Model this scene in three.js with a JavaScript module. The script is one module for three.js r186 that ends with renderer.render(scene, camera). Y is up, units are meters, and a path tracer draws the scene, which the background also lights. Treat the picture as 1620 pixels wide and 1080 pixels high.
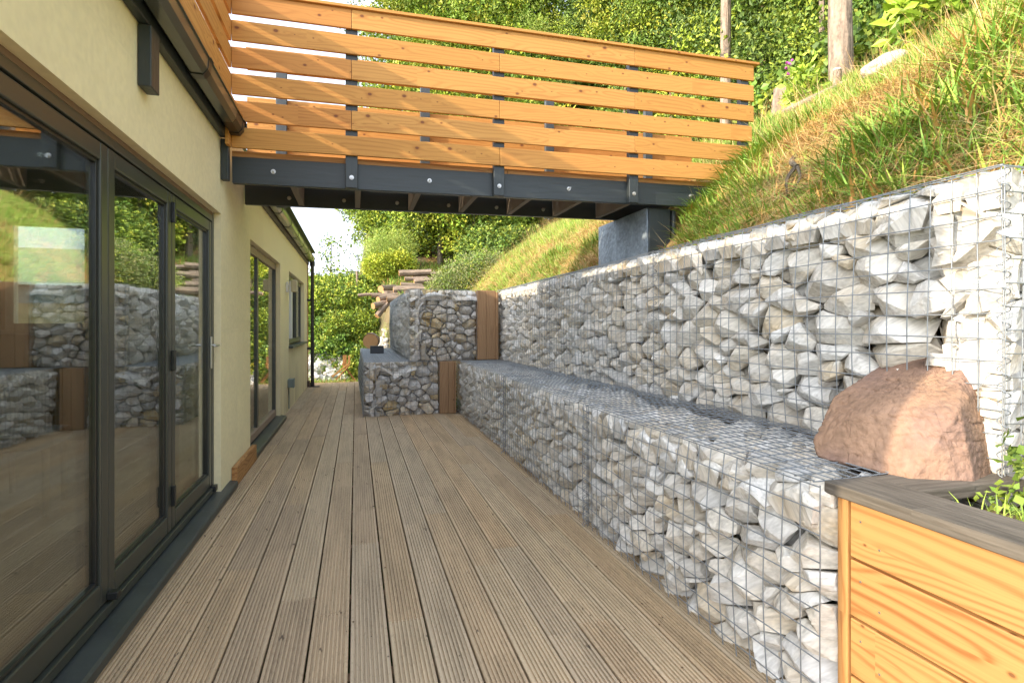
import * as THREE from 'three';
import { mergeGeometries, mergeVertices, toCreasedNormals } from 'three/addons/utils/BufferGeometryUtils.js';
import { RoundedBoxGeometry } from 'three/addons/geometries/RoundedBoxGeometry.js';
import { ConvexGeometry } from 'three/addons/geometries/ConvexGeometry.js';

// ---------------------------------------------------------------- camera, sky, sun, exposure
// World: x to the right of the house wall, y up, z = -t where t runs along the house away from the viewer.
const scene = new THREE.Scene();
const F = 860, HC = 1.22, YH = 516, CX = 810, YAW = Math.atan((CX - 562.6) / F);
const camera = new THREE.PerspectiveCamera(2 * Math.atan(540 / F) * 180 / Math.PI, 1.5, 0.05, 400);
camera.position.set(0, HC, 0);
camera.rotation.y = -YAW;
camera.setViewOffset(1620, 1080, 0, 24, 1620, 1080);       // shift lens: uprights stay upright
const renderer = new THREE.WebGLRenderer();
renderer.toneMapping = THREE.LinearToneMapping;
renderer.toneMappingExposure = 3.3;
renderer.shadowMap.enabled = true;
// small maths helpers that the sky needs too
const lerp = (a, b, k) => a + (b - a) * k, clamp = (x, a = 0, b = 1) => Math.min(b, Math.max(a, x));
const sstep = (a, b, x) => { const k = clamp((x - a) / (b - a)); return k * k * (3 - 2 * k); };
const SUN = new THREE.Vector3(-1, 0.40, 0.27).normalize();
{
  const W = 256, H = 128, d = new Float32Array(W * H * 4), v = new THREE.Vector3();
  for (let j = 0; j < H; j++) for (let i = 0; i < W; i++) {
    const el = ((j + .5) / H - .5) * Math.PI, az = ((i + .5) / W - .5) * 2 * Math.PI;
    v.set(Math.cos(el) * Math.cos(az), Math.sin(el), Math.cos(el) * Math.sin(az));
    // clear summer sky: paler towards the horizon, brighter round the sun
    const up = Math.max(.03, v.y), gam = Math.acos(clamp(v.dot(SUN), -1, 1)), f = 1 - .42 * Math.pow(up, .8), ph = 1 + 5.5 * Math.exp(-2.1 * gam) + .4 * Math.cos(gam) ** 2;
    const o = (j * W + i) * 4, L = .53 * f * ph, wr = sstep(1.6, .2, gam), wh = Math.pow(1 - up, 3);
    d[o] = L * lerp(.86, 1.04, Math.max(wr, wh * .6)); d[o + 1] = L * lerp(1.0, 1.04, wr); d[o + 2] = L * lerp(1.24, 1.04, Math.max(wr, wh * .35)); d[o + 3] = 1;
    if (v.y < 0) { d[o] = .3; d[o + 1] = .29; d[o + 2] = .24; }
  }
  const tx = new THREE.DataTexture(d, W, H, THREE.RGBAFormat, THREE.FloatType);
  tx.mapping = THREE.EquirectangularReflectionMapping; tx.magFilter = THREE.LinearFilter; tx.needsUpdate = true;
  scene.background = tx; scene.environment = tx;
}
const sun = new THREE.DirectionalLight(new THREE.Color().setRGB(1, .84, .62), 2.1);
sun.position.copy(SUN).multiplyScalar(40); sun.castShadow = true; sun.shadow.radius = 1.3;
Object.assign(sun.shadow.camera, { left: -25, right: 25, top: 25, bottom: -25, near: 1, far: 90 });
sun.shadow.mapSize.set(4096, 4096);
scene.add(sun, sun.target);

// ---------------------------------------------------------------- helpers
function RNG(s) { let a = s >>> 0; return () => { a = (a + 0x6d2b79f5) | 0; let t = Math.imul(a ^ (a >>> 15), 1 | a); t = (t + Math.imul(t ^ (t >>> 7), 61 | t)) ^ t; return ((t ^ (t >>> 14)) >>> 0) / 4294967296; }; }
const R0 = RNG(7);
const V3 = (x, y, z) => new THREE.Vector3(x, y, z);
const W3 = (X, y, t) => new THREE.Vector3(X, y, -t);
const hash = (x, y, s = 0) => { let h = Math.imul(x | 0, 374761393) ^ Math.imul(y | 0, 668265263) ^ Math.imul(s | 0, 974634541); h = Math.imul(h ^ (h >>> 13), 1274126177); return ((h ^ (h >>> 16)) >>> 0) / 4294967296; };
function vn(x, y, s = 0) { const X = Math.floor(x), Y = Math.floor(y), u = x - X, v = y - Y, a = u * u * (3 - 2 * u), b = v * v * (3 - 2 * v); return lerp(lerp(hash(X, Y, s), hash(X + 1, Y, s), a), lerp(hash(X, Y + 1, s), hash(X + 1, Y + 1, s), a), b); }
function fbm(x, y, s = 0, o = 4) { let r = 0, a = .5, n = 0; for (let i = 0; i < o; i++) { r += a * vn(x, y, s + i * 17); n += a; a *= .5; x *= 2.03; y *= 2.03; } return r / n; }
function vn3(x, y, z, s = 0) { const Z = Math.floor(z), w = z - Z, c = w * w * (3 - 2 * w); return lerp(vn(x, y, s + Z * 131), vn(x, y, s + (Z + 1) * 131), c); }
function fbm3(x, y, z, s = 0, o = 4) { let r = 0, a = .5, n = 0; for (let i = 0; i < o; i++) { r += a * vn3(x, y, z, s + i * 17); n += a; a *= .5; x *= 2.03; y *= 2.03; z *= 2.03; } return r / n; }
// a pixel of the photograph on a plane of known distance along the house (t) or known offset (X) or height
function pray(px, py) { const a = (px - CX) / F, b = -(py - YH) / F, s = Math.sin(YAW), c = Math.cos(YAW); return [s + a * c, b, c - a * s]; }
const atT = (px, py, t) => { const r = pray(px, py), k = t / r[2]; return [k * r[0], HC + k * r[1], t]; };

const used = {};
function numbered(n) { const k = used[n] = (used[n] ?? -1) + 1; return k ? `${n}_${String(k).padStart(3, '0')}` : n; }
function thing(name, label, category, [X, y, t] = [0, 0, 0], extra = {}) {
  const g = new THREE.Group(); g.name = numbered(name); g.position.set(X, y, -t);
  g.userData = { label, category, ...extra }; scene.add(g); return g;
}
function shadow(m) { m.castShadow = true; m.receiveShadow = true; return m; }
// world-space geometry under a thing (or under a part of it)
function part(parent, name, geo, mat, own = false) {
  if (!own) { let p = parent; const o = V3(0, 0, 0); while (p && p !== scene) { o.add(p.position); p = p.parent; } geo.translate(-o.x, -o.y, -o.z); }
  const m = shadow(new THREE.Mesh(geo, mat)); m.name = name; parent.add(m); return m;
}
function sub(parent, name) { const g = new THREE.Group(); g.name = name; parent.add(g); return g; }
function top(name, geo, mat, label, category, extra = {}) { const m = shadow(new THREE.Mesh(geo, mat)); m.name = numbered(name); m.userData = { label, category, ...extra }; scene.add(m); return m; }
function struct(name, geo, mat, label) { const m = shadow(new THREE.Mesh(geo, mat)); m.name = numbered(name); m.userData = { kind: 'structure', label }; scene.add(m); return m; }

// uv in metres from position; "along" is the axis of the grain (0 x, 1 y, 2 z)
function uvm(g, along = 0, su = 1, sv = 1, ou = 0, ov = 0) {
  const p = g.attributes.position, n = g.attributes.normal, uv = new Float32Array(p.count * 2), c = ['getX', 'getY', 'getZ'];
  for (let i = 0; i < p.count; i++) {
    const nn = [Math.abs(n.getX(i)), Math.abs(n.getY(i)), Math.abs(n.getZ(i))], dom = nn.indexOf(Math.max(...nn));
    const ax = [0, 1, 2].filter((k) => k !== dom);
    const u = ax.includes(along) ? along : ax[0], v = ax.find((k) => k !== u);
    uv[i * 2] = p[c[u]](i) * su + ou; uv[i * 2 + 1] = p[c[v]](i) * sv + ov;
  }
  g.setAttribute('uv', new THREE.BufferAttribute(uv, 2)); return g;
}
// box by limits in X, y, t; bevel in metres
function bx(x0, x1, y0, y1, t0, t1, bev = 0, along = 0, su = 1, sv = 1, ou = 0, ov = 0) {
  const w = x1 - x0, h = y1 - y0, d = t1 - t0;
  const g = bev > 0 ? new RoundedBoxGeometry(w, h, d, 2, Math.min(bev, w / 2.01, h / 2.01, d / 2.01)) : new THREE.BoxGeometry(w, h, d);
  uvm(g, along, su, sv, ou, ov);
  return g.translate((x0 + x1) / 2, (y0 + y1) / 2, -(t0 + t1) / 2);
}
// bar between two points
function bar(a, b, w, h, bev = 0) {
  const L = a.distanceTo(b), g = bev ? new RoundedBoxGeometry(w, h, L, 2, bev) : new THREE.BoxGeometry(w, h, L);
  uvm(g, 2, 1, 1, R0() * 3, R0());
  const m = new THREE.Matrix4().lookAt(a, b, V3(0, 1, 0)); m.setPosition(a.clone().add(b).multiplyScalar(.5));
  return g.applyMatrix4(m);
}
function cyl(a, b, r0, r1 = r0, seg = 10) {
  const L = a.distanceTo(b), g = new THREE.CylinderGeometry(r1, r0, L, seg);
  const q = new THREE.Quaternion().setFromUnitVectors(V3(0, 1, 0), b.clone().sub(a).normalize());
  g.applyQuaternion(q); const c = a.clone().add(b).multiplyScalar(.5); return g.translate(c.x, c.y, c.z);
}
function tube(pts, r, seg = 12, rad = 6) { return new THREE.TubeGeometry(new THREE.CatmullRomCurve3(pts), seg, r, rad, false); }
function noUV(g) { const c = g.clone(); return c; }
function merge(list) { return mergeGeometries(list.map((g) => { let q = g.index ? g.toNonIndexed() : g; for (const k of Object.keys(q.attributes)) if (!['position', 'normal', 'uv'].includes(k)) q.deleteAttribute(k); if (!q.attributes.uv) q.setAttribute('uv', new THREE.BufferAttribute(new Float32Array(q.attributes.position.count * 2), 2)); return q; })); }

// ---------------------------------------------------------------- textures and materials
function tex(W, H, f, srgb = true) {
  const d = new Uint8Array(W * H * 4);
  for (let j = 0; j < H; j++) for (let i = 0; i < W; i++) {
    const c = f(i / W, j / H, i, j), o = (j * W + i) * 4;
    if (typeof c === 'number') { d[o] = d[o + 1] = d[o + 2] = clamp(c) * 255; }
    else for (let k = 0; k < 3; k++) { const x = clamp(c[k]); d[o + k] = 255 * (srgb ? (x <= .0031308 ? x * 12.92 : 1.055 * Math.pow(x, 1 / 2.4) - .055) : x); }
    d[o + 3] = 255;
  }
  const t = new THREE.DataTexture(d, W, H, THREE.RGBAFormat);
  t.wrapS = t.wrapT = THREE.RepeatWrapping; t.magFilter = THREE.LinearFilter; t.minFilter = THREE.LinearMipmapLinearFilter; t.generateMipmaps = true;
  if (srgb) t.colorSpace = THREE.SRGBColorSpace; t.needsUpdate = true; return t;
}
const mix3 = (a, b, k) => [lerp(a[0], b[0], k), lerp(a[1], b[1], k), lerp(a[2], b[2], k)];
// a plank: LEN x WID metres of softwood with rings, cathedrals and knots; values linear
function plankTex(seed, LEN, WID, light, dark, knotC, nk, W = 1024, H = 128, figure = .5) {
  const r = RNG(seed), knots = []; for (let i = 0; i < nk; i++) knots.push([r() * LEN, (.1 + r() * .8) * WID, .003 + r() * r() * .011]);
  const ph = r() * 10, peak = .3 + r() * .4;
  return tex(W, H, (u, v) => {
    let x = u * LEN, y = v * WID, push = 0, kn = 0, ring = 0;
    for (const [kx, ky, kr] of knots) for (const o of [-LEN, 0, LEN]) {
      const dx = (x - kx - o), dy = (y - ky), d = Math.sqrt(dx * dx * .45 + dy * dy);
      if (Math.abs(dx) > .3) continue;
      push += .02 * Math.exp(-(dx * dx) / .004) * Math.sign(dy || 1) * Math.exp(-Math.abs(dy) / .02);
      const q = d / kr; if (q < 2.2) { kn = Math.max(kn, sstep(1.25, .75, q)); ring = Math.max(ring, sstep(2.1, 1.1, q)); }
    }
    const wave = (fbm(x * 1.6, y * 7, seed, 3) - .5);
    const cath = Math.abs(y / WID - peak - .3 * wave) * 5.5 + x * (1.7 + .6 * Math.sin(ph)) + wave * 3.6 + push * 60;
    const lines = Math.pow(.5 + .5 * Math.sin(cath * 6.28), 2.5);
    const fine = fbm(x * 6, y * 420, seed + 5, 2), big = fbm(x * 1.3, y * 9, seed + 9, 3);
    let k = clamp(figure * lines * (.3 + big) + .38 * (fine - .35) + .3 * (big - .45));
    let c = mix3(light, dark, k);
    c = mix3(c, dark, ring * .55); c = mix3(c, knotC, kn * (.75 + .25 * fine));
    return c;
  });
}
const std = (o) => new THREE.MeshStandardMaterial(o);
const lin = (r, g, b) => new THREE.Color().setRGB(r, g, b);
const larch = [0, 1, 2, 3].map((i) => std({ name: 'larch', roughness: .7, color: [lin(1, 1, 1), lin(.88, .82, .78), lin(1, 1.06, 1.12), lin(.93, .95, .9)][i], map: plankTex(31 + i * 7, 2.4, .15, [.61, .29, .07], [.40, .15, .027], [.17, .05, .015], 5 + i, 2048, 128) }));
const pine = [0, 1, 2].map((i) => std({ name: 'pine', roughness: .6, map: plankTex(81 + i * 7, 1.6, .17, [.45, .24, .085], [.27, .11, .03], [.15, .06, .02], 5 + i, 1024, 128, .85) }));
const oldwood = [0, 1, 2].map((i) => std({ name: 'brown_timber', roughness: .8, map: plankTex(131 + i * 3, 1.6, .2, [.33, .205, .11], [.21, .12, .06], [.09, .045, .025], 3, 1024, 128) }));
const deckMat = [];
for (let i = 0; i < 6; i++) {
  const a = [[.57, .43, .275], [.55, .41, .255], [.58, .455, .30], [.535, .405, .265], [.56, .445, .305], [.585, .43, .265]][i], b = mix3(a, [.12, .085, .055], .62);
  const r = RNG(500 + i), knots = []; for (let k = 0; k < 3; k++) knots.push([r() * 2.6, r() * .145, .003 + r() * .006]);
  deckMat.push(std({
    name: 'weathered_decking', roughness: .85, map: tex(2048, 96, (u, v) => {
      const x = u * 2.6, y = v * .145; let kn = 0;
      for (const [kx, ky, kr] of knots) { const d = Math.hypot((x - kx) * .7, y - ky) / kr; kn = Math.max(kn, sstep(1.6, .5, d)); }
      const s = fbm(x * 3.2, y * 260, 600 + i, 3), m = fbm(x * 2.1, y * 14, 640 + i, 3), sp = fbm(x * 60, y * 160, 660 + i, 2);
      return mix3(mix3(a, b, clamp(.75 * (s - .32) + .7 * (m - .42) + (sp > .68 ? .25 : 0))), [.075, .05, .035], kn * .85);
    })
  }));
}
const stoneTex = tex(512, 512, (u, v) => {
  const a = fbm(u * 7, v * 7, 11, 5), b = fbm(u * 48, v * 48, 13, 4), c = fbm(u * 3, v * 3, 17, 3);
  const vein = Math.pow(1 - Math.abs(fbm(u * 9, v * 9, 19, 4) - .5) * 2, 14);
  let g = .83 + .30 * (a - .5) + .55 * (b - .5);
  let col = [g, g, g * .985]; col = mix3(col, [g * .86, g * .74, g * .56], clamp((c - .52) * 2.8)); col = mix3(col, [.95, .95, .94], vein * .35);
  return col;
});
const stoneBump = tex(512, 512, (u, v) => .5 * fbm(u * 16, v * 16, 23, 5) + .5 * Math.abs(fbm(u * 8, v * 8, 29, 4) - .5) * 2, false);
const stoneMat = std({ name: 'limestone', roughness: .88, vertexColors: true, map: stoneTex, bumpMap: stoneBump, bumpScale: .010 });
const wire = std({ name: 'galvanised_wire', color: lin(.30, .33, .36), metalness: .55, roughness: .5 });
const renderTex = tex(1024, 1024, (u, v) => { const a = fbm(u * 6, v * 6, 41, 4), b = fbm(u * 180, v * 180, 43, 2), s = fbm(u * 60, v * 4, 47, 3); const g = 1 + .14 * (a - .5) + .12 * (b - .5) - .12 * Math.max(0, s - .55); return [.82 * g, .73 * g, .46 * g]; });
const renderBump = tex(512, 512, (u, v) => fbm(u * 110, v * 110, 53, 3), false);
const wallMat = std({ name: 'cream_render', roughness: .9, map: renderTex, bumpMap: renderBump, bumpScale: .003 });
const dirtyTex = tex(1024, 512, (u, v) => {   // far wall: splash and drip stains towards the foot, as photographed
  const a = fbm(u * 9, v * 7, 61, 4), st = fbm(u * 70, v * 3, 67, 3), low = sstep(.45, .02, v + .22 * (a - .5)), k = clamp(low * (.25 + 1.1 * (st - .3)) + .2 * Math.max(0, st - .6));
  const g = 1 + .07 * (a - .5); return mix3([.82 * g, .73 * g, .46 * g], [.42, .35, .22], k * .75);
});
const farWallMat = std({ name: 'stained_cream_render', roughness: .9, map: dirtyTex, bumpMap: renderBump, bumpScale: .0015 });
const grainBump = tex(512, 128, (u, v) => fbm(u * 14, v * 70, 71, 4), false);
const darkPaint = std({ name: 'charcoal_painted_timber', color: lin(.034, .043, .046), roughness: .42, bumpMap: grainBump, bumpScale: .002 });
const postPaint = std({ name: 'grey_painted_timber', color: lin(.06, .075, .085), roughness: .5, bumpMap: grainBump, bumpScale: .002 });
const frameMat = new THREE.MeshPhysicalMaterial({ name: 'grey_green_aluminium', color: lin(.040, .046, .040), roughness: .33, clearcoat: .25, clearcoatRoughness: .3 });
const sillMat = new THREE.MeshPhysicalMaterial({ name: 'grey_metal_sill', color: lin(.055, .066, .066), roughness: .38, map: tex(256, 256, (u, v) => { const g = .8 + .5 * fbm(u * 9, v * 9, 73, 5) + (fbm(u * 60, v * 60, 75, 2) > .74 ? .9 : 0); return [g * .8, g * .8, g * .8]; }) });
const blackPlastic = std({ name: 'black_plastic', color: lin(.018, .02, .02), roughness: .3 });
const steel = std({ name: 'zinc_steel', color: lin(.55, .55, .53), metalness: .9, roughness: .35 });
const white = std({ name: 'white_paint', color: lin(.72, .72, .68), roughness: .55 });
const glass = new THREE.MeshPhysicalMaterial({ name: 'window_glass', color: lin(.93, .96, .94), roughness: 0, transmission: 1, thickness: 0, ior: 2.45 });
const roomWall = std({ name: 'room_paint', color: lin(.46, .43, .37), roughness: .9 });
const oak = std({ name: 'oak_floor', roughness: .45, map: plankTex(211, 2.0, .2, [.38, .23, .09], [.24, .125, .042], [.09, .045, .018], 2, 1024, 128) });
const leather = std({ name: 'brown_leather', color: lin(.13, .07, .035), roughness: .5 });
const capTex = tex(512, 256, (u, v) => { const s = fbm(u * 5, v * 60, 83, 4), b = fbm(u * 6, v * 6, 85, 4), g = .6 + .5 * (s - .5) + .5 * (b - .5); return [.19 * g, .165 * g, .135 * g]; });
const capMat = std({ name: 'weathered_dark_timber', roughness: .8, map: capTex, bumpMap: grainBump, bumpScale: .004 });
const pierTex = tex(256, 256, (u, v) => { const a = fbm(u * 5, v * 5, 91, 5), b = fbm(u * 40, v * 40, 93, 3), g = .8 + .7 * (a - .5) + .5 * (b - .5); return [.28 * g, .34 * g, .40 * g]; });
const pierMat = std({ name: 'blue_grey_painted_concrete', roughness: .75, map: pierTex, bumpMap: tex(256, 256, (u, v) => fbm(u * 24, v * 24, 95, 4), false), bumpScale: .012 });
const soilTex = tex(512, 512, (u, v) => { const a = fbm(u * 12, v * 12, 101, 5), b = fbm(u * 70, v * 70, 103, 3), g = .6 + .6 * a + .6 * (b - .5); return [g, g * .98, g * .92]; });
const soilBump = tex(512, 512, (u, v) => fbm(u * 30, v * 30, 105, 5), false);
const groundMat = std({ name: 'earth_and_turf', roughness: 1, vertexColors: true, map: soilTex, bumpMap: soilBump, bumpScale: .05 });
const barkTex = tex(256, 512, (u, v) => { const a = fbm(u * 18, v * 7, 111, 4), b = fbm(u * 40, v * 50, 113, 3), g = .55 + .8 * (a - .4) + .4 * (b - .5); return [g, g, g]; });
const barkBump = tex(256, 512, (u, v) => fbm(u * 22, v * 8, 115, 4), false);
const bark = (r, g, b) => std({ name: 'bark', color: lin(r, g, b), roughness: .95, map: barkTex, bumpMap: barkBump, bumpScale: .02 });
const barkPale = bark(.44, .33, .25), barkBrown = bark(.34, .22, .14), barkGrey = bark(.30, .24, .17);
const leafMat = std({ name: 'foliage', color: lin(1, 1, 1), roughness: .6, side: THREE.DoubleSide });
const glossLeaf = new THREE.MeshPhysicalMaterial({ name: 'glossy_foliage', color: lin(1, 1, 1), roughness: .45, side: THREE.DoubleSide });
const bladeMat = std({ name: 'grass_blades', vertexColors: true, color: lin(1, 1, 1), roughness: .7, side: THREE.DoubleSide });

// ---------------------------------------------------------------- terrain
function hill(X) {   // cross-section of the hillside behind the stone wall
  if (X < 2.3) return -1; const pts = [[2.3, 1.60], [2.5, 1.80], [2.75, 2.16], [3.05, 2.46], [3.5, 2.78], [4.5, 3.42], [5.6, 4.06], [6.6, 4.55], [7.6, 4.82], [9.5, 5.25], [14, 6.4], [30, 9.5], [80, 16]];
  for (let i = 1; i < pts.length; i++) if (X <= pts[i][0]) { const k = (X - pts[i - 1][0]) / (pts[i][0] - pts[i - 1][0]); return lerp(pts[i - 1][1], pts[i][1], k); } return 16;
}
function ground(X, t) {
  let h = -.35;
  const n = (fbm(X * .9 + 40, t * .9 + 40, 3, 3) - .5) * .3 + (fbm(X * 3.5, t * 3.5, 5, 2) - .5) * .12;
  const hx = X > 2.3 ? hill(X + (fbm(t * .7 + 9, 3.3, 8, 2) - .5) * .35) : -.35;
  const near = sstep(.9, 1.45, t + (X > 3.4 ? (X - 3.4) * 1.2 : 0));                       // the bank stops at the end of the upper stone wall
  if (X > 2.3) h = lerp(Math.max(.55, hill(X) - 1.4), hx + n * sstep(2.5, 3.2, X), near);
  else if (X > 1.45 && t < 1.3) h = .55;
  const kx = sstep(.35, .95, X), e = lerp(clamp((t - 13.6) * .85, 0, 1.9) + Math.max(0, t - 15.8) * .1, clamp((t - 12.25) * 2.2, 0, 1.9) + Math.max(0, t - 13.1) * .32, kx);
  if (t > 12.2) { const b = -.12 + e + n * .8 * sstep(0, .6, e); h = Math.max(h, Math.min(b, 8)); }
  return h;
}
{
  const ax = (lo, hi, a, b, fine, coarse) => { const r = []; for (let x = lo; x < a; x += coarse) r.push(x); for (let x = a; x < b; x += fine) r.push(x); for (let x = b; x <= hi; x += coarse) r.push(x); return r; };
  const xs = ax(-90, 90, -2, 9, .14, 3.5), ts = ax(-60, 110, -1, 19, .17, 3.5);
  const pos = [], col = [], uv = [], idx = [];
  for (const t of ts) for (const X of xs) {
    const y = ground(X, t); pos.push(X, y, -t); uv.push(X * .5, t * .5);
    const p = fbm(X * .8, t * .8, 201, 4), q = fbm(X * 3, t * 3, 203, 3);
    const dry = clamp(sstep(3.9, 2.7, X + (p - .5) * 2.0) * (X > 2.2 ? 1 : 0) + (p > .64 ? .25 : 0));
    let c = mix3([.12, .19, .04], [.36, .22, .10], clamp(dry * .9 + (q - .5) * .5));
    if (t > 12.2 && X < 2.3) c = mix3([.09, .10, .04], [.26, .19, .11], clamp(q * 1.1));
    col.push(...c);
  }
  const n = xs.length; for (let j = 0; j + 1 < ts.length; j++) for (let i = 0; i + 1 < n; i++) { const a = j * n + i; idx.push(a, a + 1, a + n, a + 1, a + n + 1, a + n); }
  const g = new THREE.BufferGeometry(); g.setAttribute('position', new THREE.Float32BufferAttribute(pos, 3)); g.setAttribute('uv', new THREE.Float32BufferAttribute(uv, 2)); g.setAttribute('color', new THREE.Float32BufferAttribute(col, 3)); g.setIndex(idx); g.computeVertexNormals();
  struct('hillside_ground', g, groundMat, 'earth and turf of the garden rising into a steep grassy hillside');
}

// ---------------------------------------------------------------- timber deck
{
  const deck = new THREE.Group(); deck.name = 'timber_deck'; deck.userData = { kind: 'structure', label: 'weathered grooved timber deck between the house and the stone walls' }; scene.add(deck);
  const prof = []; const Wb = .1418, th = .026, ng = 8, e = .006, gp = (Wb - 2 * e) / (ng + .45);
  prof.push([0, -th], [0, -.003], [.003, 0]);
  for (let i = 0; i < ng; i++) { const a = e + gp * (i + .42), w = gp * .56; prof.push([a, 0], [a + w * .12, -.008], [a + w * .88, -.008], [a + w, 0]); }
  prof.push([Wb - .003, 0], [Wb, -.003], [Wb, -th]);
  function board(X0, t0, t1, k) {
    const r = RNG(9000 + k), L = t1 - t0, pos = [], uv = [], c0 = t0 + .0015, c1 = t1 - .0015, ou = r() * 2.6, dy = (r() - .5) * .0025, tw = (r() - .5) * .0016;
    const pt = (i, t) => [X0 + prof[i][0], prof[i][1] + dy + tw * (t > (t0 + t1) / 2 ? 1 : -1), -t];
    const quad = (a, b, c, d, ua, ub, uc, ud) => { pos.push(...a, ...b, ...c, ...a, ...c, ...d); uv.push(...ua, ...ub, ...uc, ...ua, ...uc, ...ud); };
    for (let i = 0; i + 1 < prof.length; i++) {
      const v0 = prof[i][0] / .145, v1 = prof[i + 1][0] / .145, u0 = ou + c0 / 2.6, u1 = ou + c1 / 2.6;
      quad(pt(i, c0), pt(i + 1, c0), pt(i + 1, c1), pt(i, c1), [u0, v0], [u0, v1], [u1, v1], [u1, v0]);
      for (const [c, f] of [[c0, 0], [c1, 1]]) { const a = pt(i, c), b = pt(i + 1, c), lo = [b[0], -th, b[2]], la = [a[0], -th, a[2]]; if (f) quad(a, b, lo, la, [0, v0], [0, v1], [.02, v1], [.02, v0]); else quad(b, a, la, lo, [0, v1], [0, v0], [.02, v0], [.02, v1]); }
    }
    const g = new THREE.BufferGeometry(); g.setAttribute('position', new THREE.Float32BufferAttribute(pos, 3)); g.setAttribute('uv', new THREE.Float32BufferAttribute(uv, 2)); g.computeVertexNormals();
    part(deck, 'deck_board', g, deckMat[Math.floor(r() * 6)]);
  }
  const r = RNG(77), first = { 0: 3.17, 1: 2.3, 2: 4.6, 3: 3.55, 4: 5.4, 5: 2.9, 6: 4.75, 7: 3.05, 8: 5.9, [-1]: 5.1, [-2]: 2.6, [-3]: 4.0, [-4]: 3.0, [-5]: 5.6, [-6]: 3.6, 9: 4.2 };
  for (let k = -7; k <= 9; k++) {
    const X0 = -.0223 + .15 * k + .0028, end = X0 > .1 ? 7.72 : 12.45;
    let cuts = [first[k] ?? 3.3]; while (cuts[0] > -1.2) cuts.unshift(cuts[0] - 2.4 - r() * .6); while (cuts[cuts.length - 1] < end) cuts.push(cuts[cuts.length - 1] + 2.4 + r() * .9);
    for (let i = 0; i + 1 < cuts.length; i++) { const a = Math.max(-1.2, cuts[i]), b = Math.min(end, cuts[i + 1]); if (b - a > .05) board(X0, a, b, k * 20 + i + 400); }
  }
  for (let t = -1; t < 12.4; t += .6) part(deck, 'joist', bx(-1.0, 1.5, -.16, -.03, t, t + .045), oldwood[0]);
  // end fascia of the deck
  part(deck, 'edge_board', bx(-.98, .12, -.15, -.004, 12.455, 12.48), oldwood[1]);
}

{
  const r = RNG(4242), g = leafCluster(4243, 2, .004, .014, .007), im = new THREE.InstancedMesh(g, std({ name: 'dead_leaf', color: lin(.10, .06, .03), roughness: .9, side: THREE.DoubleSide }), 150), m = new THREE.Matrix4(), q = new THREE.Quaternion(), e = new THREE.Euler();
  for (let i = 0; i < 150; i++) { const k = r() < .4 ? 1.25 - .3 * r() * r() : -.8 + 2.1 * r(), t = 1.4 + 6 * r(), s = .5 + 1.1 * r() * r(); m.compose(W3(k, .004, t), q.setFromEuler(e.set(0, r() * 6.28, 0)), V3(s, .3 * s, s)); im.setMatrixAt(i, m); }
  im.name = 'leaf_litter'; im.userData = { kind: 'stuff', label: 'specks of dead leaf and bark scattered over the deck boards' }; shadow(im); scene.add(im);
}

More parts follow.
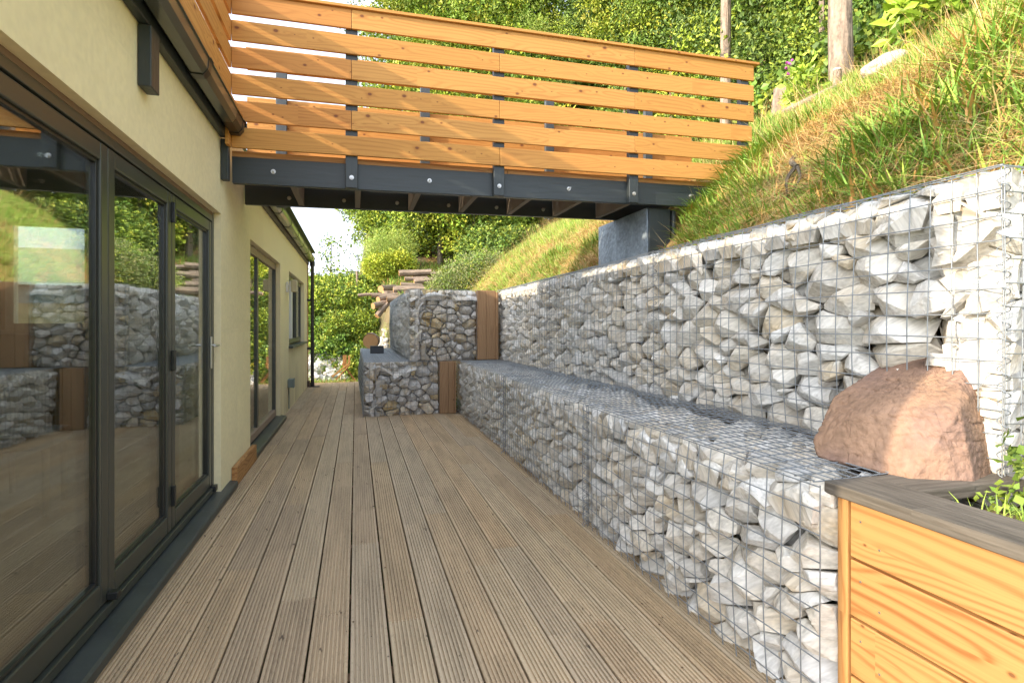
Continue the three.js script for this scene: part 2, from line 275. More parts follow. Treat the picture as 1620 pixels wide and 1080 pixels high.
// ---------------------------------------------------------------- house
const WX = -.91, FX = -.94;      // faces of the near and far walls
const house = thing('house', 'single-storey cream rendered house with dark framed glass doors', 'house', [WX, 0, 3]);
{
  const wall = (name, ...a) => part(house, name, bx(...a, 0, 0, .25, .25), wallMat);
  // near section, opening t .98 .. 4.23, y .05 .. 2.01
  wall('wall', WX - .26, WX, -.3, 2.70, 4.23, 5.335);
  wall('wall', WX - .26, WX, 2.01, 2.70, .98, 4.23);
  wall('wall', WX - .26, WX, -.3, 2.70, .68, .98);
  wall('wall', WX - .26, WX, -.3, .045, .98, 4.23);
  wall('wall', -6.2, WX - .262, -.3, 2.70, .68, 1.05);            // gable end behind the viewer
  // far section, doors t 5.35 .. 7.59, window t 8.56 .. 11.0
  const fw = (...a) => part(house, 'wall', uvm(bx(...a), 2, .16, .38), farWallMat);
  fw(FX - .26, FX, 2.03, 2.62, 5.34, 11.70); fw(FX - .26, FX, -.3, .045, 5.34, 7.59); fw(FX - .26, FX, -.3, 2.03, 7.59, 8.56);
  fw(FX - .26, FX, -.3, .93, 8.56, 11.0); fw(FX - .26, FX, -.3, 2.03, 11.0, 11.70);
  fw(-2.5, FX - .262, -.3, 2.62, 11.5, 11.70);
  part(house, 'brick_edge', bx(FX - .1, FX + .012, .05, 2.55, 11.703, 11.76, .004, 1, 1, 1), std({ name: 'orange_brick', color: lin(.45, .19, .07), roughness: .9, bumpMap: renderBump, bumpScale: .003 }));
  part(house, 'base_block', bx(FX - .03, FX + .05, .0, .12, 11.62, 11.75, .006), std({ name: 'wet_block', color: lin(.09, .06, .045), roughness: .8 }));
  // roofs and rooms
  part(house, 'terrace_slab', bx(-6.2, WX - .005, 2.703, 2.76, .68, 5.30), darkPaint);
  part(house, 'roof', bx(-2.6, FX + .06, 2.625, 2.70, 5.34, 11.78), darkPaint);
  part(house, 'ceiling', bx(-6.0, WX - .262, 2.40, 2.44, 1.06, 6.6), roomWall);
  part(house, 'room_floor', uvm(bx(-6.0, WX - .03, .0, .05, 1.06, 6.6), 2, .5, 5), oak);
  part(house, 'room_wall', bx(-6.1, -6.0, 0, 2.62, 1.06, 6.6), roomWall);
  part(house, 'room_wall', bx(-6.0, -3.35, .05, 2.40, 6.6, 6.7), roomWall);
  part(house, 'room_wall', bx(-3.35, -2.1, .05, 1.19, 6.6, 6.7), roomWall);
  part(house, 'room_wall', bx(-3.35, -2.1, 2.3, 2.40, 6.6, 6.7), roomWall);
  part(house, 'room_wall', bx(-2.1, FX - .27, .05, 2.40, 6.6, 6.7), roomWall);
  const rw = sub(house, 'room_window');
  part(rw, 'frame', merge([bx(-3.35, -3.28, 1.19, 2.3, 6.58, 6.66), bx(-2.17, -2.1, 1.19, 2.3, 6.58, 6.66), bx(-3.28, -2.17, 1.19, 1.25, 6.58, 6.66), bx(-3.28, -2.17, 2.23, 2.3, 6.58, 6.66)]), white);
  part(rw, 'sill', bx(-3.4, -2.05, 1.14, 1.188, 6.5, 6.6), white);
  part(rw, 'pane', bx(-3.28, -2.17, 1.25, 2.23, 6.615, 6.62), glass);
  // far room behind the small window
  part(house, 'room_wall', bx(-2.5, FX - .27, 0, 2.6, 7.7, 7.8), roomWall);
  part(house, 'room_wall', bx(-2.6, -2.5, -.3, 2.62, 6.72, 11.7), roomWall);
  part(house, 'room_floor', bx(-2.5, FX - .03, 0, .05, 6.71, 11.5), oak);
  // lintel strips over the openings
  part(house, 'lintel_strip', bx(WX - .12, WX - .045, 1.985, 2.008, .985, 4.225), std({ name: 'brown_trim', color: lin(.2, .13, .095), roughness: .6 }));
  // metal sills
  const sill = (x0, x1, t0, t1) => { const s = new THREE.Shape([[x0, .012], [x1, .012], [x1, .046], [x1 - .01, .056], [x0, .075]].map((p) => new THREE.Vector2(...p))); const g = new THREE.ExtrudeGeometry(s, { depth: t1 - t0, bevelEnabled: false }); g.translate(0, 0, -t1); return uvm(g, 2, 1, 1); };
  part(house, 'sill', sill(WX - .13, WX + .055, .93, 4.52), sillMat);
  part(house, 'sill', sill(FX - .13, FX + .07, 5.37, 7.66), sillMat);
  part(house, 'skirting_board', bx(WX + .003, WX + .042, .004, .147, 4.56, 5.40, .004, 2, .6, 6), pine[1]).userData.label = 'short plank leaning at the foot of the wall between the sills';
  // -------- big folding doors, four leaves
  const frontX = WX - .043, backX = WX - .115;
  const fr = sub(house, 'door_frame');
  part(fr, 'jamb', bx(backX, frontX, .078, 2.0, 4.185, 4.228, .004), frameMat); part(fr, 'jamb', bx(backX, frontX, .078, 2.0, .985, 1.028, .004), frameMat);
  part(fr, 'head', bx(backX, frontX, 1.945, 1.984, 1.03, 4.183, .004), frameMat); part(fr, 'threshold', bx(backX, frontX + .012, .076, .115, 1.03, 4.183, .004), frameMat);
  const leaf = (t0, t1, name = 'door_leaf') => {
    const L = sub(house, name), y0 = .12, y1 = 1.94, w = .062, fx = frontX - .004;
    for (const [a, b] of [[t0, t0 + w], [t1 - w, t1]]) part(L, 'stile', bx(backX + .01, fx, y0, y1, a, b, .007), frameMat);
    part(L, 'rail', bx(backX + .01, fx - .001, y1 - .07, y1, t0 + w, t1 - w, .007), frameMat); part(L, 'rail', bx(backX + .01, fx - .001, y0, y0 + .09, t0 + w, t1 - w, .007), frameMat);
    for (const [a, b, c, d] of [[t0 + w, t0 + w + .014, y0 + .09, y1 - .07], [t1 - w - .014, t1 - w, y0 + .09, y1 - .07]]) part(L, 'glazing_bead', bx(fx - .03, fx - .012, c, d, a, b, .003), blackPlastic);
    part(L, 'glazing_bead', bx(fx - .03, fx - .012, y0 + .09, y0 + .104, t0 + w + .014, t1 - w - .014, .003), blackPlastic);
    part(L, 'glazing_bead', bx(fx - .03, fx - .012, y1 - .084, y1 - .07, t0 + w + .014, t1 - w - .014, .003), blackPlastic);
    part(L, 'pane', bx(fx - .026, fx - .022, y0 + .085, y1 - .065, t0 + w - .003, t1 - w + .003), glass);
    part(L, 'pane', bx(fx - .046, fx - .042, y0 + .085, y1 - .065, t0 + w - .003, t1 - w + .003), glass);
    return L;
  };
  leaf(1.03, 1.755); leaf(1.760, 2.548); leaf(2.552, 3.333); const l4 = leaf(3.337, 4.182);
  for (const y of [.25, .98, 1.78]) part(l4, 'hinge', bx(frontX - .004, frontX + .016, y, y + .11, 3.318, 3.345, .004), blackPlastic);
  part(l4, 'hinge', bx(frontX - .004, frontX + .03, .085, .125, 4.14, 4.2, .004), blackPlastic);
  part(fr, 'hinge', bx(frontX - .004, frontX + .035, .125, .155, 2.53, 2.57, .004), blackPlastic);
  { const h = sub(l4, 'handle'); const x = frontX - .004, z = 4.15;
    part(h, 'handle', merge([bx(x, x + .01, .93, 1.15, z - .013, z + .013, .004), cyl(W3(x + .01, 1.09, z), W3(x + .05, 1.09, z), .008), bar(W3(x + .05, 1.09, z + .008), W3(x + .05, 1.088, z - .12), .016, .014, .005)]), steel); h.name = 'handle_set'; }
  // -------- far sliding doors and small window
  const fx2 = FX - .05, bx2 = FX - .12, pinkish = std({ name: 'pale_brown_frame', color: lin(.30, .22, .17), roughness: .5 });
  const d2 = sub(house, 'sliding_door');
  part(d2, 'jamb', bx(bx2, fx2, .08, 2.02, 7.52, 7.585, .004), frameMat); part(d2, 'jamb', bx(bx2, fx2, .08, 2.02, 5.345, 5.40, .004), frameMat);
  part(d2, 'head', bx(bx2, fx2, 1.94, 2.02, 5.40, 7.52, .004), pinkish); part(d2, 'threshold', bx(bx2, fx2 + .01, .08, .155, 5.40, 7.52, .004), pinkish);
  part(d2, 'mullion', bx(bx2, fx2 - .004, .156, 1.939, 6.22, 6.30, .004), frameMat);
  for (const [a, b] of [[5.40, 6.22], [6.30, 7.52]]) for (const x of [fx2 - .02, fx2 - .04]) part(d2, 'pane', bx(x - .004, x, .156, 1.94, a, b), glass);
  const w2 = sub(house, 'window'), wx = FX - .06;
  part(w2, 'frame', bx(bx2, wx, .95, 2.02, 8.57, 8.64, .004), frameMat); part(w2, 'frame', bx(bx2, wx, .95, 2.02, 10.93, 10.995, .004), frameMat);
  part(w2, 'frame', bx(bx2, wx, 1.95, 2.02, 8.64, 10.93, .004), frameMat); part(w2, 'frame', bx(bx2, wx, .95, 1.02, 8.64, 10.93, .004), frameMat);
  part(w2, 'mullion', bx(bx2, wx + .01, 1.02, 1.95, 9.35, 9.50, .004), white); part(w2, 'mullion', bx(bx2, wx, 1.02, 1.95, 10.15, 10.24, .004), frameMat);
  for (const [a, b] of [[8.64, 9.35], [9.50, 10.15], [10.24, 10.93]]) for (const x of [wx - .02, wx - .04]) part(w2, 'pane', bx(x - .004, x, 1.02, 1.95, a, b), glass);
  part(w2, 'sill', bx(FX - .08, FX + .06, .90, .932, 8.5, 11.06, .004), sillMat);
  // -------- eaves: beam along the wall, hanging posts, gutters, downpipe
  part(house, 'wall_plate_beam', bx(WX + .002, WX + .042, 2.535, 2.70, .68, 4.20, .004, 2), darkPaint);
  const hang = (t) => part(house, 'hanging_post', bx(WX + .003, WX + .055, 2.262, 2.532, t, t + .105, .005, 1), darkPaint);
  hang(2.705); part(house, 'hanging_post', bx(WX + .003, WX + .052, 2.245, 2.532, 4.205, 4.262, .005, 1), darkPaint);
  part(house, 'hanging_post', bx(WX + .003, WX + .055, 2.262, 2.532, 1.2, 1.305, .005, 1), darkPaint);
  const gutter = (x, y, t0, t1, s = 1) => { const o = [[0, .085], [0, .03], [.02, .005], [.075, .005], [.098, .035], [.104, .088], [.112, .09], [.112, .094], [.098, .094], [.094, .04], [.072, .011], [.024, .011], [.006, .033], [.006, .085]].map(([a, b]) => new THREE.Vector2(x + a * s, y + b * s)); const g = new THREE.ExtrudeGeometry(new THREE.Shape(o), { depth: t1 - t0, bevelEnabled: false }); return g.translate(0, 0, -t1); };
  const gutGrey = new THREE.MeshPhysicalMaterial({ name: 'grey_green_gutter', color: lin(.065, .07, .055), roughness: .32, clearcoat: .4 });
  part(house, 'gutter', gutter(WX + .048, 2.565, .68, 3.98), gutGrey); part(house, 'gutter', gutter(WX + .048, 2.565, 3.985, 4.24), blackPlastic);
  const clip = (x, y, t) => part(house, 'gutter_clip', gutter(x - .006, y - .006, t - .03, t + .03, 1.09), blackPlastic);
  for (const t of [2.35, 3.28, 4.20]) clip(WX + .048, 2.565, t);
  part(house, 'gutter_end', bx(WX + .046, WX + .165, 2.562, 2.665, 4.241, 4.256, .004), blackPlastic);
  part(house, 'drip_board', bx(WX + .03, WX + .155, 2.668, 2.69, .68, 4.16, .004, 2, .5, 6), larch[1]);
  part(house, 'fascia', bx(FX + .002, FX + .03, 2.46, 2.62, 5.36, 11.72, .003, 2), std({ name: 'grey_brown_fascia', color: lin(.13, .11, .085), roughness: .7 }));
  part(house, 'gutter', gutter(FX + .035, 2.50, 5.36, 11.74), gutGrey);
  for (const t of [5.8, 6.7, 7.6, 8.5, 9.4, 10.3, 11.2, 11.66]) clip(FX + .035, 2.50, t);
  part(house, 'roof_edge', bx(FX - .3, FX + .15, 2.705, 2.72, 5.36, 11.78), std({ name: 'mossy_roof_edge', color: lin(.16, .2, .05), roughness: .9 }));
  part(house, 'downpipe', merge([cyl(W3(FX + .10, .02, 11.62), W3(FX + .10, 2.49, 11.62), .034, .034, 16), cyl(W3(FX + .10, 2.43, 11.62), W3(FX + .10, 2.52, 11.62), .05, .05, 16)]), blackPlastic);
  for (const y of [.75, 1.72]) part(house, 'pipe_bracket', merge([bx(FX + .001, FX + .07, y, y + .05, 11.6, 11.64, .004), cyl(W3(FX + .10, y, 11.62), W3(FX + .10, y + .05, 11.62), .04, .04, 14)]), blackPlastic);
  part(house, 'pipe_foot', merge([bx(FX + .03, FX + .24, .001, .02, 11.59, 11.65, .004), cyl(W3(FX + .10, .02, 11.62), W3(FX + .10, .09, 11.62), .042, .042, 14)]), blackPlastic);
}
// fittings on the wall
{
  const l = thing('wall_lamp', 'small cream wall lamp on the far wall beside the small window', 'lamp', [FX, 1.7, 8.2]);
  part(l, 'bracket', bx(FX + .001, FX + .03, 1.70, 1.84, 8.17, 8.24, .006), white); part(l, 'arm', cyl(W3(FX + .02, 1.78, 8.2), W3(FX + .09, 1.8, 8.2), .012), white);
  part(l, 'lamp_head', bx(FX + .07, FX + .15, 1.70, 1.87, 8.15, 8.26, .012), std({ name: 'cream_plastic', color: lin(.45, .40, .27), roughness: .5 }));
  const s = thing('outdoor_socket', 'grey weatherproof socket box low on the far wall', 'socket', [FX, .33, 8.4]);
  const sg = std({ name: 'grey_plastic', color: lin(.16, .2, .19), roughness: .5 });
  part(s, 'box', bx(FX + .001, FX + .07, .34, .46, 8.36, 8.52, .008), sg); part(s, 'lid', bx(FX + .071, FX + .085, .335, .465, 8.355, 8.525, .006), sg); part(s, 'cable', cyl(W3(FX + .012, .03, 8.44), W3(FX + .012, .34, 8.44), .007), sg);
}
// dining set inside, seen through the glass
{
  const chair = (label, X, t, turn) => {
    const c = thing('dining_chair', label, 'chair', [X, .05, t], { group: 'dining chairs indoors' }); c.rotation.y = turn;
    const L = (n, g) => part(c, n, g, leather, true);
    L('seat', new RoundedBoxGeometry(.46, .09, .46, 3, .03).translate(0, .46, 0));
    const b = new RoundedBoxGeometry(.45, .62, .08, 4, .035); { const p = b.attributes.position; for (let i = 0; i < p.count; i++) { const y = p.getY(i); p.setZ(i, p.getZ(i) - .16 * Math.pow(Math.max(0, (y + .31) / .62), 1.6)); p.setX(i, p.getX(i) * (1 - .08 * (y + .31))); } b.computeVertexNormals(); } L('backrest', b.translate(0, .80, -.2));
    for (const x of [-.19, .19]) for (const z of [-.19, .19]) { const g = new THREE.CylinderGeometry(.022, .016, .42, 8).translate(x, .21, z); part(c, 'leg', g, oldwood[0], true); }
  };
  chair('brown leather dining chair indoors, turned towards the table', -2.05, 4.15, 1.75); chair('brown leather dining chair indoors, beside the oak table end', -2.5, 4.85, 1.5);
  const t = thing('dining_table', 'oak dining table standing indoors behind the glass doors', 'table', [-3.2, .05, 4.3]);
  part(t, 'tabletop', bx(-3.75, -2.65, .74, .78, 3.2, 5.3, .008, 2, .5, 5), oak); for (const x of [-3.68, -2.72]) for (const z of [3.28, 5.22]) part(t, 'leg', bx(x - .035, x + .035, .05, .738, z - .035, z + .035, .004, 1), oak);
}
// garden building beyond the indoor window
{
  const s = thing('garden_shed', 'pale green roofed garden building seen through the house windows', 'shed', [-5.6, -.35, 17]);
  part(s, 'wall', bx(-8.5, -3.0, -.35, 2.2, 16, 19), std({ name: 'grey_boards', color: lin(.22, .24, .24), roughness: .9 }));
  const sh = new THREE.Shape([[-8.9, 2.22], [-2.7, 2.22], [-3.3, 3.1], [-8.3, 3.1]].map((p) => new THREE.Vector2(...p)));
  part(s, 'roof', new THREE.ExtrudeGeometry(sh, { depth: 3.6, bevelEnabled: false }).translate(0, 0, -19.3), std({ name: 'pale_green_roof', color: lin(.42, .55, .50), roughness: .6 }));
}

// ---------------------------------------------------------------- railing and footbridge
const GR = .016, TB = 4.25;       // bridge gradient and front plane
const bridge = thing('footbridge', 'narrow timber footbridge with slatted railings from the house terrace to the hillside', 'footbridge', [0, 2.25, 4.6]);
const rise = (X) => GR * X;
// a board lying along x on the bridge, following its gradient
function xboard(x0, x1, y0, y1, t0, t1, mat, name, bev = .004, vs = 6.6) {
  const g = new RoundedBoxGeometry(x1 - x0, y1 - y0, t1 - t0, 2, bev); uvm(g, 0, 1 / 2.4, vs, R0() * 5, .5);
  g.rotateZ(Math.atan(GR)); g.translate((x0 + x1) / 2, (y0 + y1) / 2 + rise((x0 + x1) / 2), -(t0 + t1) / 2); return part(bridge, name, g, mat);
}
{
  const yTop = 3.585, pitch = .189, bw = .145;
  const frontPosts = [-.03, 1.115, 2.327, 3.47], rearPosts = [-.62, .62, 1.85, 2.95];
  const beamTop = 2.455;
  xboard(-.855, 3.25, 2.262, beamTop, TB + .055, TB + .10, darkPaint, 'beam', .004, 1);
  xboard(-.90, 3.25, 2.262, beamTop, 5.02, 5.065, darkPaint, 'beam', .004, 1);
  for (const X of frontPosts) { const b = X > 3 ? 2.5 : 2.262; part(bridge, 'post', bx(X - .044, X + .044, b + rise(X) - .004, yTop + rise(X) - .002, TB - .001, TB + .053, .005, 1), X > 3 ? postPaint : darkPaint); }
  for (const X of rearPosts) part(bridge, 'post', bx(X - .044, X + .044, 2.262 + rise(X), 3.58 + rise(X), 5.067, 5.115, .005, 1), postPaint);
  // front rail boards: joints at the posts, staggered from row to row
  const rows = [[-.845, -.03, 2.327, 3.555], [-.845, 1.115, 3.555], [-.845, -.03, 2.327, 3.555], [-.845, 1.115, 3.535], [-.845, -.03, 2.327, 3.54], [-.845, 1.115, 3.46]];
  rows.forEach((cuts, i) => { for (let k = 0; k + 1 < cuts.length; k++) xboard(cuts[k] + .0012, cuts[k + 1] - .0012, yTop - i * pitch - bw, yTop - i * pitch, TB - .024, TB - .003, larch[(i * 2 + k + 1) % 4], 'rail_board'); });
  for (let i = 0; i < 6; i++) { const cuts = [-.9, [.62, 1.85][i % 2], 3.5]; for (let k = 0; k < 2; k++) xboard(cuts[k] + .001, cuts[k + 1] - .001, yTop - i * pitch - bw, yTop - i * pitch, 5.117, 5.138, larch[(i + k * 2) % 4], 'rail_board'); }
  // caps
  for (const [a, b, k] of [[-.90, 1.115, 0], [1.117, 2.6, 2], [2.602, 3.60, 1]]) xboard(a, b, yTop + .001, yTop + .023, TB - .045, TB + .06, larch[k], 'cap', .003, 8);
  for (const [a, b, k] of [[-.90, 1.6, 1], [1.602, 3.55, 3]]) xboard(a, b, yTop + .001, yTop + .023, 5.06, 5.16, larch[k], 'cap', .003, 8);
  // deck: boards along the bridge with open gaps, edge showing under the lowest rail
  for (let i = 0; i < 6; i++) { const t0 = TB + .078 + i * .1355; xboard(-.86, 3.6, beamTop + .001, beamTop + .021, t0, t0 + .113, larch[(i + 1) % 4], 'deck_board'); }
  for (const [a, b, k] of [[-.855, 1.2, 3], [1.202, 3.4, 0]]) xboard(a, b, beamTop - .004, beamTop + .04, TB + .056, TB + .074, pine[k % 3], 'edge_strip', .003);
  // noggings
  for (let X = -.45; X < 2.5; X += .465) part(bridge, 'nogging', bx(X - .022, X + .022, 2.268 + rise(X), 2.452 + rise(X), TB + .102, 5.018, .003, 2), std({ name: 'grey_brown_timber', color: lin(.20, .165, .13), roughness: .8 }));
  // coach bolts with washers
  const bolt = (X, y, t, l) => part(bridge, 'bolt', merge([cyl(W3(X, y, t + .002), W3(X, y, t - .004), .017, .017, 12), cyl(W3(X, y, t - .004), W3(X, y, t - .012), .011, .011, 6), cyl(W3(X, y, t - .012), W3(X, y, t - l), .005, .005, 8)]), steel);
  for (const X of [-.58, .56, 1.74, 2.93]) bolt(X, 2.36 + rise(X), TB + .054, .045);
  for (const X of [-.03, 1.115, 2.327]) bolt(X, 2.335 + rise(X), TB - .003, .015);
  for (const X of [-.55, -.1, .36, .83, 1.29, 1.76]) bolt(X, 2.33 + rise(X), 5.018, .05);
}
{
  const r = thing('terrace_railing', 'slatted larch railing along the house terrace edge above the gutter', 'railing', [-.85, 2.76, 2.5]);
  const yT = 3.585 - .0135;
  for (let i = 0; i < 6; i++) { const y1 = yT - i * .189; for (const [a, b] of i > 4 ? [[4.15, TB - .006]] : [[.69, 2.6 + (i % 2) * .5], [2.602 + (i % 2) * .5, TB - .006]]) part(r, 'rail_board', bx(-.868, -.8455, y1 - .145, y1, a, b, .003, 2, 1 / 2.4, 6.6, R0() * 4, .5), larch[(i * 3 + (a > 1 ? 1 : 0)) % 4]); }
  for (const t of [.72, 2.75, 3.9]) part(r, 'post', bx(-.935, -.870, 2.762, yT, t, t + .085, .004, 1), postPaint);
  part(r, 'cap', bx(-.94, -.83, yT + .001, yT + .023, .69, TB - .048, .003, 2, 1 / 2.4, 6.6), larch[2]);
}
{
  const p = thing('bridge_pier', 'blue grey rough painted pier carrying the footbridge above the stone wall', 'pier', [2.7, 1.6, 4.8]);
  part(p, 'block', uvm(bx(2.535, 2.78, 1.1, 2.298, 4.40, 5.42, .012), 2, 1.2, 1.2), pierMat);
  part(p, 'facing_board', uvm(bx(2.55, 2.765, 1.1, 2.29, 4.375, 4.398, .004), 1, 1, 1), darkPaint);
  part(p, 'edge_channel', bx(2.782, 2.82, 1.1, 2.288, 4.36, 4.45, .015), darkPaint);
}

// ---------------------------------------------------------------- gabions
// Voronoi packing of a rectangle, cells stretched by "asp"
function packing(W, H, n, r, asp) {
  const w = W / asp, P = [];
  for (let i = 0; i < n; i++) { let best, bd = -1; for (let k = 0; k < 7; k++) { const p = [r() * w, r() * H]; let d = 1e9; for (const q of P) d = Math.min(d, (p[0] - q[0]) ** 2 + (p[1] - q[1]) ** 2); if (d > bd) { bd = d; best = p; } } P.push(best); }
  const sp = w * H / n; let wt = P.map(() => (r() - .5) * sp * 1.05);
  const cell = (i) => {
    const p = P[i]; let poly = [[0, 0], [w, 0], [w, H], [0, H]];
    const nb = P.map((q, j) => [j, (q[0] - p[0]) ** 2 + (q[1] - p[1]) ** 2]).filter((a) => a[0] !== i).sort((a, b) => a[1] - b[1]).slice(0, 20);
    for (const [j, d2] of nb) {
      const q = P[j], dx = q[0] - p[0], dy = q[1] - p[1], lim = (d2 + wt[i] - wt[j]) / 2, out = [];
      for (let k = 0; k < poly.length; k++) {
        const a = poly[k], b = poly[(k + 1) % poly.length], fa = (a[0] - p[0]) * dx + (a[1] - p[1]) * dy - lim, fb = (b[0] - p[0]) * dx + (b[1] - p[1]) * dy - lim;
        if (fa <= 0) out.push(a); if ((fa < 0 && fb > 0) || (fa > 0 && fb < 0)) { const u = fa / (fa - fb); out.push([lerp(a[0], b[0], u), lerp(a[1], b[1], u)]); }
      }
      poly = out; if (poly.length < 3) return null;
    }
    return poly;
  };
  const cen = (po) => { let A = 0, x = 0, y = 0; for (let k = 0; k < po.length; k++) { const a = po[k], b = po[(k + 1) % po.length], c = a[0] * b[1] - b[0] * a[1]; A += c; x += (a[0] + b[0]) * c; y += (a[1] + b[1]) * c; } return [x / (3 * A), y / (3 * A), A / 2]; };
  for (let i = 0; i < n; i++) { const c = cell(i); if (c) { const m = cen(c); P[i] = [lerp(P[i][0], m[0], .7), lerp(P[i][1], m[1], .7)]; } }
  const out = []; for (let i = 0; i < n; i++) { const c = cell(i); if (c) { const q = c.map((a) => [a[0] * asp, a[1]]), m = cen(q); if (m[2] > .0006) out.push({ poly: q, c: [m[0], m[1]] }); } }
  return out;
}
// one stone filling a cell: z towards the viewer, 0 at the wires; geometry about the cell's centre
function stone(cellv, r, o, M = 20, rings = [.7, 1, .95, .84, .66, .44, .2]) {
  const { poly, c } = cellv, ra = [], gap = o.gap ?? .0014;
  let ang = poly.map((a) => Math.atan2(a[1] - c[1], a[0] - c[0])).sort((a, b) => a - b).slice(0, M);
  while (ang.length < M) { let w = -1, at = 0; for (let k = 0; k < ang.length; k++) { const d = k + 1 < ang.length ? ang[k + 1] - ang[k] : ang[0] + 6.2832 - ang[k]; if (d > w) { w = d; at = k; } } ang.splice(at + 1, 0, ang[at] + w * (.4 + .2 * r())); }
  for (let k = 0; k < M; k++) {
    const th = ang[k], dx = Math.cos(th), dy = Math.sin(th); let best = 1e9;
    for (let j = 0; j < poly.length; j++) { const a = poly[j], b = poly[(j + 1) % poly.length], ex = b[0] - a[0], ey = b[1] - a[1], den = dx * ey - dy * ex; if (Math.abs(den) < 1e-9) continue; const t = ((a[0] - c[0]) * ey - (a[1] - c[1]) * ex) / den, s = ((a[0] - c[0]) * dy - (a[1] - c[1]) * dx) / den; if (t > 0 && s >= -.001 && s <= 1.001) best = Math.min(best, t); }
    ra.push([th, Math.max(.008, best - gap * (.3 + r() * 1.3))]);
  }
  const R = ra.map((a, k) => { const p = ra[(k + M - 1) % M][1], q = ra[(k + 1) % M][1]; const sm = (p + q) / 2; return Math.min(a[1], lerp(a[1], sm, o.round ?? .07)); });
  const rm = R.reduce((a, b) => a + b) / M, D = Math.min(.06, rm * (.34 + .36 * r())), planes = [];
  const np = 4 + Math.floor(r() * 3), ph2 = r() * 6.28; for (let k = 0; k < np; k++) { const th = ph2 + (k + r() * .8) / np * 6.28, s = .2 + r() * 1.2; planes.push([Math.cos(th) * s, Math.sin(th) * s, D * (.5 + .4 * r())]); }
  const tx = (r() - .5) * .45, ty = (r() - .6) * .5, dep = o.deep ?? .1, seed = Math.floor(r() * 1e6);
  const zf = (x, y, q) => { let z = D * (1 - Math.pow(q, 4.5)) + tx * x + ty * y; for (const [a, b, d] of planes) z = Math.min(z, d - a * x - b * y); return z + .011 * (fbm3(x * 22, y * 22, q, seed % 997, 4) - .5); };
  const P = rings.map((s, i) => R.map((rr, k) => { const x = Math.cos(ra[k][0]) * rr * s, y = Math.sin(ra[k][0]) * rr * s; return i === 0 ? [x, y, -dep] : i === 1 ? [x, y, Math.min(zf(x, y, 1), 0) - rm * .10] : [x, y, zf(x, y, s)]; }));
  const top = [0, 0, zf(0, 0, 0)]; let zmax = -9; for (const q of [...P.flat(), top]) zmax = Math.max(zmax, q[2]);
  const off = -zmax - r() * (o.sunk ?? .018) - .002, pos = [];
  const tri = (a, b, d) => pos.push(...a, ...b, ...d);
  for (let i = 0; i + 1 < P.length; i++) for (let k = 0; k < M; k++) { const a = P[i][k], b = P[i][(k + 1) % M], e = P[i + 1][(k + 1) % M], f = P[i + 1][k]; tri(a, b, e); tri(a, e, f); }
  const L = P[P.length - 1]; for (let k = 0; k < M; k++) tri(L[k], L[(k + 1) % M], top);
  for (let i = 2; i < pos.length; i += 3) pos[i] += off;
  const g0 = new THREE.BufferGeometry(); g0.setAttribute('position', new THREE.Float32BufferAttribute(pos, 3));
  const g = o.flat ? (g0.computeVertexNormals(), g0) : toCreasedNormals(g0, .36);
  const n = pos.length / 3, uv = new Float32Array(n * 2), col = new Float32Array(n * 3), ou = r() * 9, ov = r() * 9, tone = (o.tone ?? .86) * (.80 + .28 * r()), warm = r() * r() * (o.warm ?? .16);
  for (let i = 0; i < n; i++) { uv[i * 2] = (pos[i * 3] + .3 * pos[i * 3 + 2]) * 2.2 + ou; uv[i * 2 + 1] = (pos[i * 3 + 1] + .5 * pos[i * 3 + 2]) * 2.2 + ov; col[i * 3] = tone; col[i * 3 + 1] = tone * (1 - warm * .55); col[i * 3 + 2] = tone * (1.0 - warm * 1.5); }
  g.setAttribute('uv', new THREE.BufferAttribute(uv, 2)); g.setAttribute('color', new THREE.BufferAttribute(col, 3)); return g;
}
const binder = (H) => { const pts = []; const n = Math.round(H / .055 * 10); for (let i = 0; i <= n; i++) { const a = i / 10 * 6.2832; pts.push(V3(Math.cos(a) * .017, i / n * H, Math.sin(a) * .017)); } return new THREE.TubeGeometry(new THREE.CatmullRomCurve3(pts), n, .0022, 4, false); };
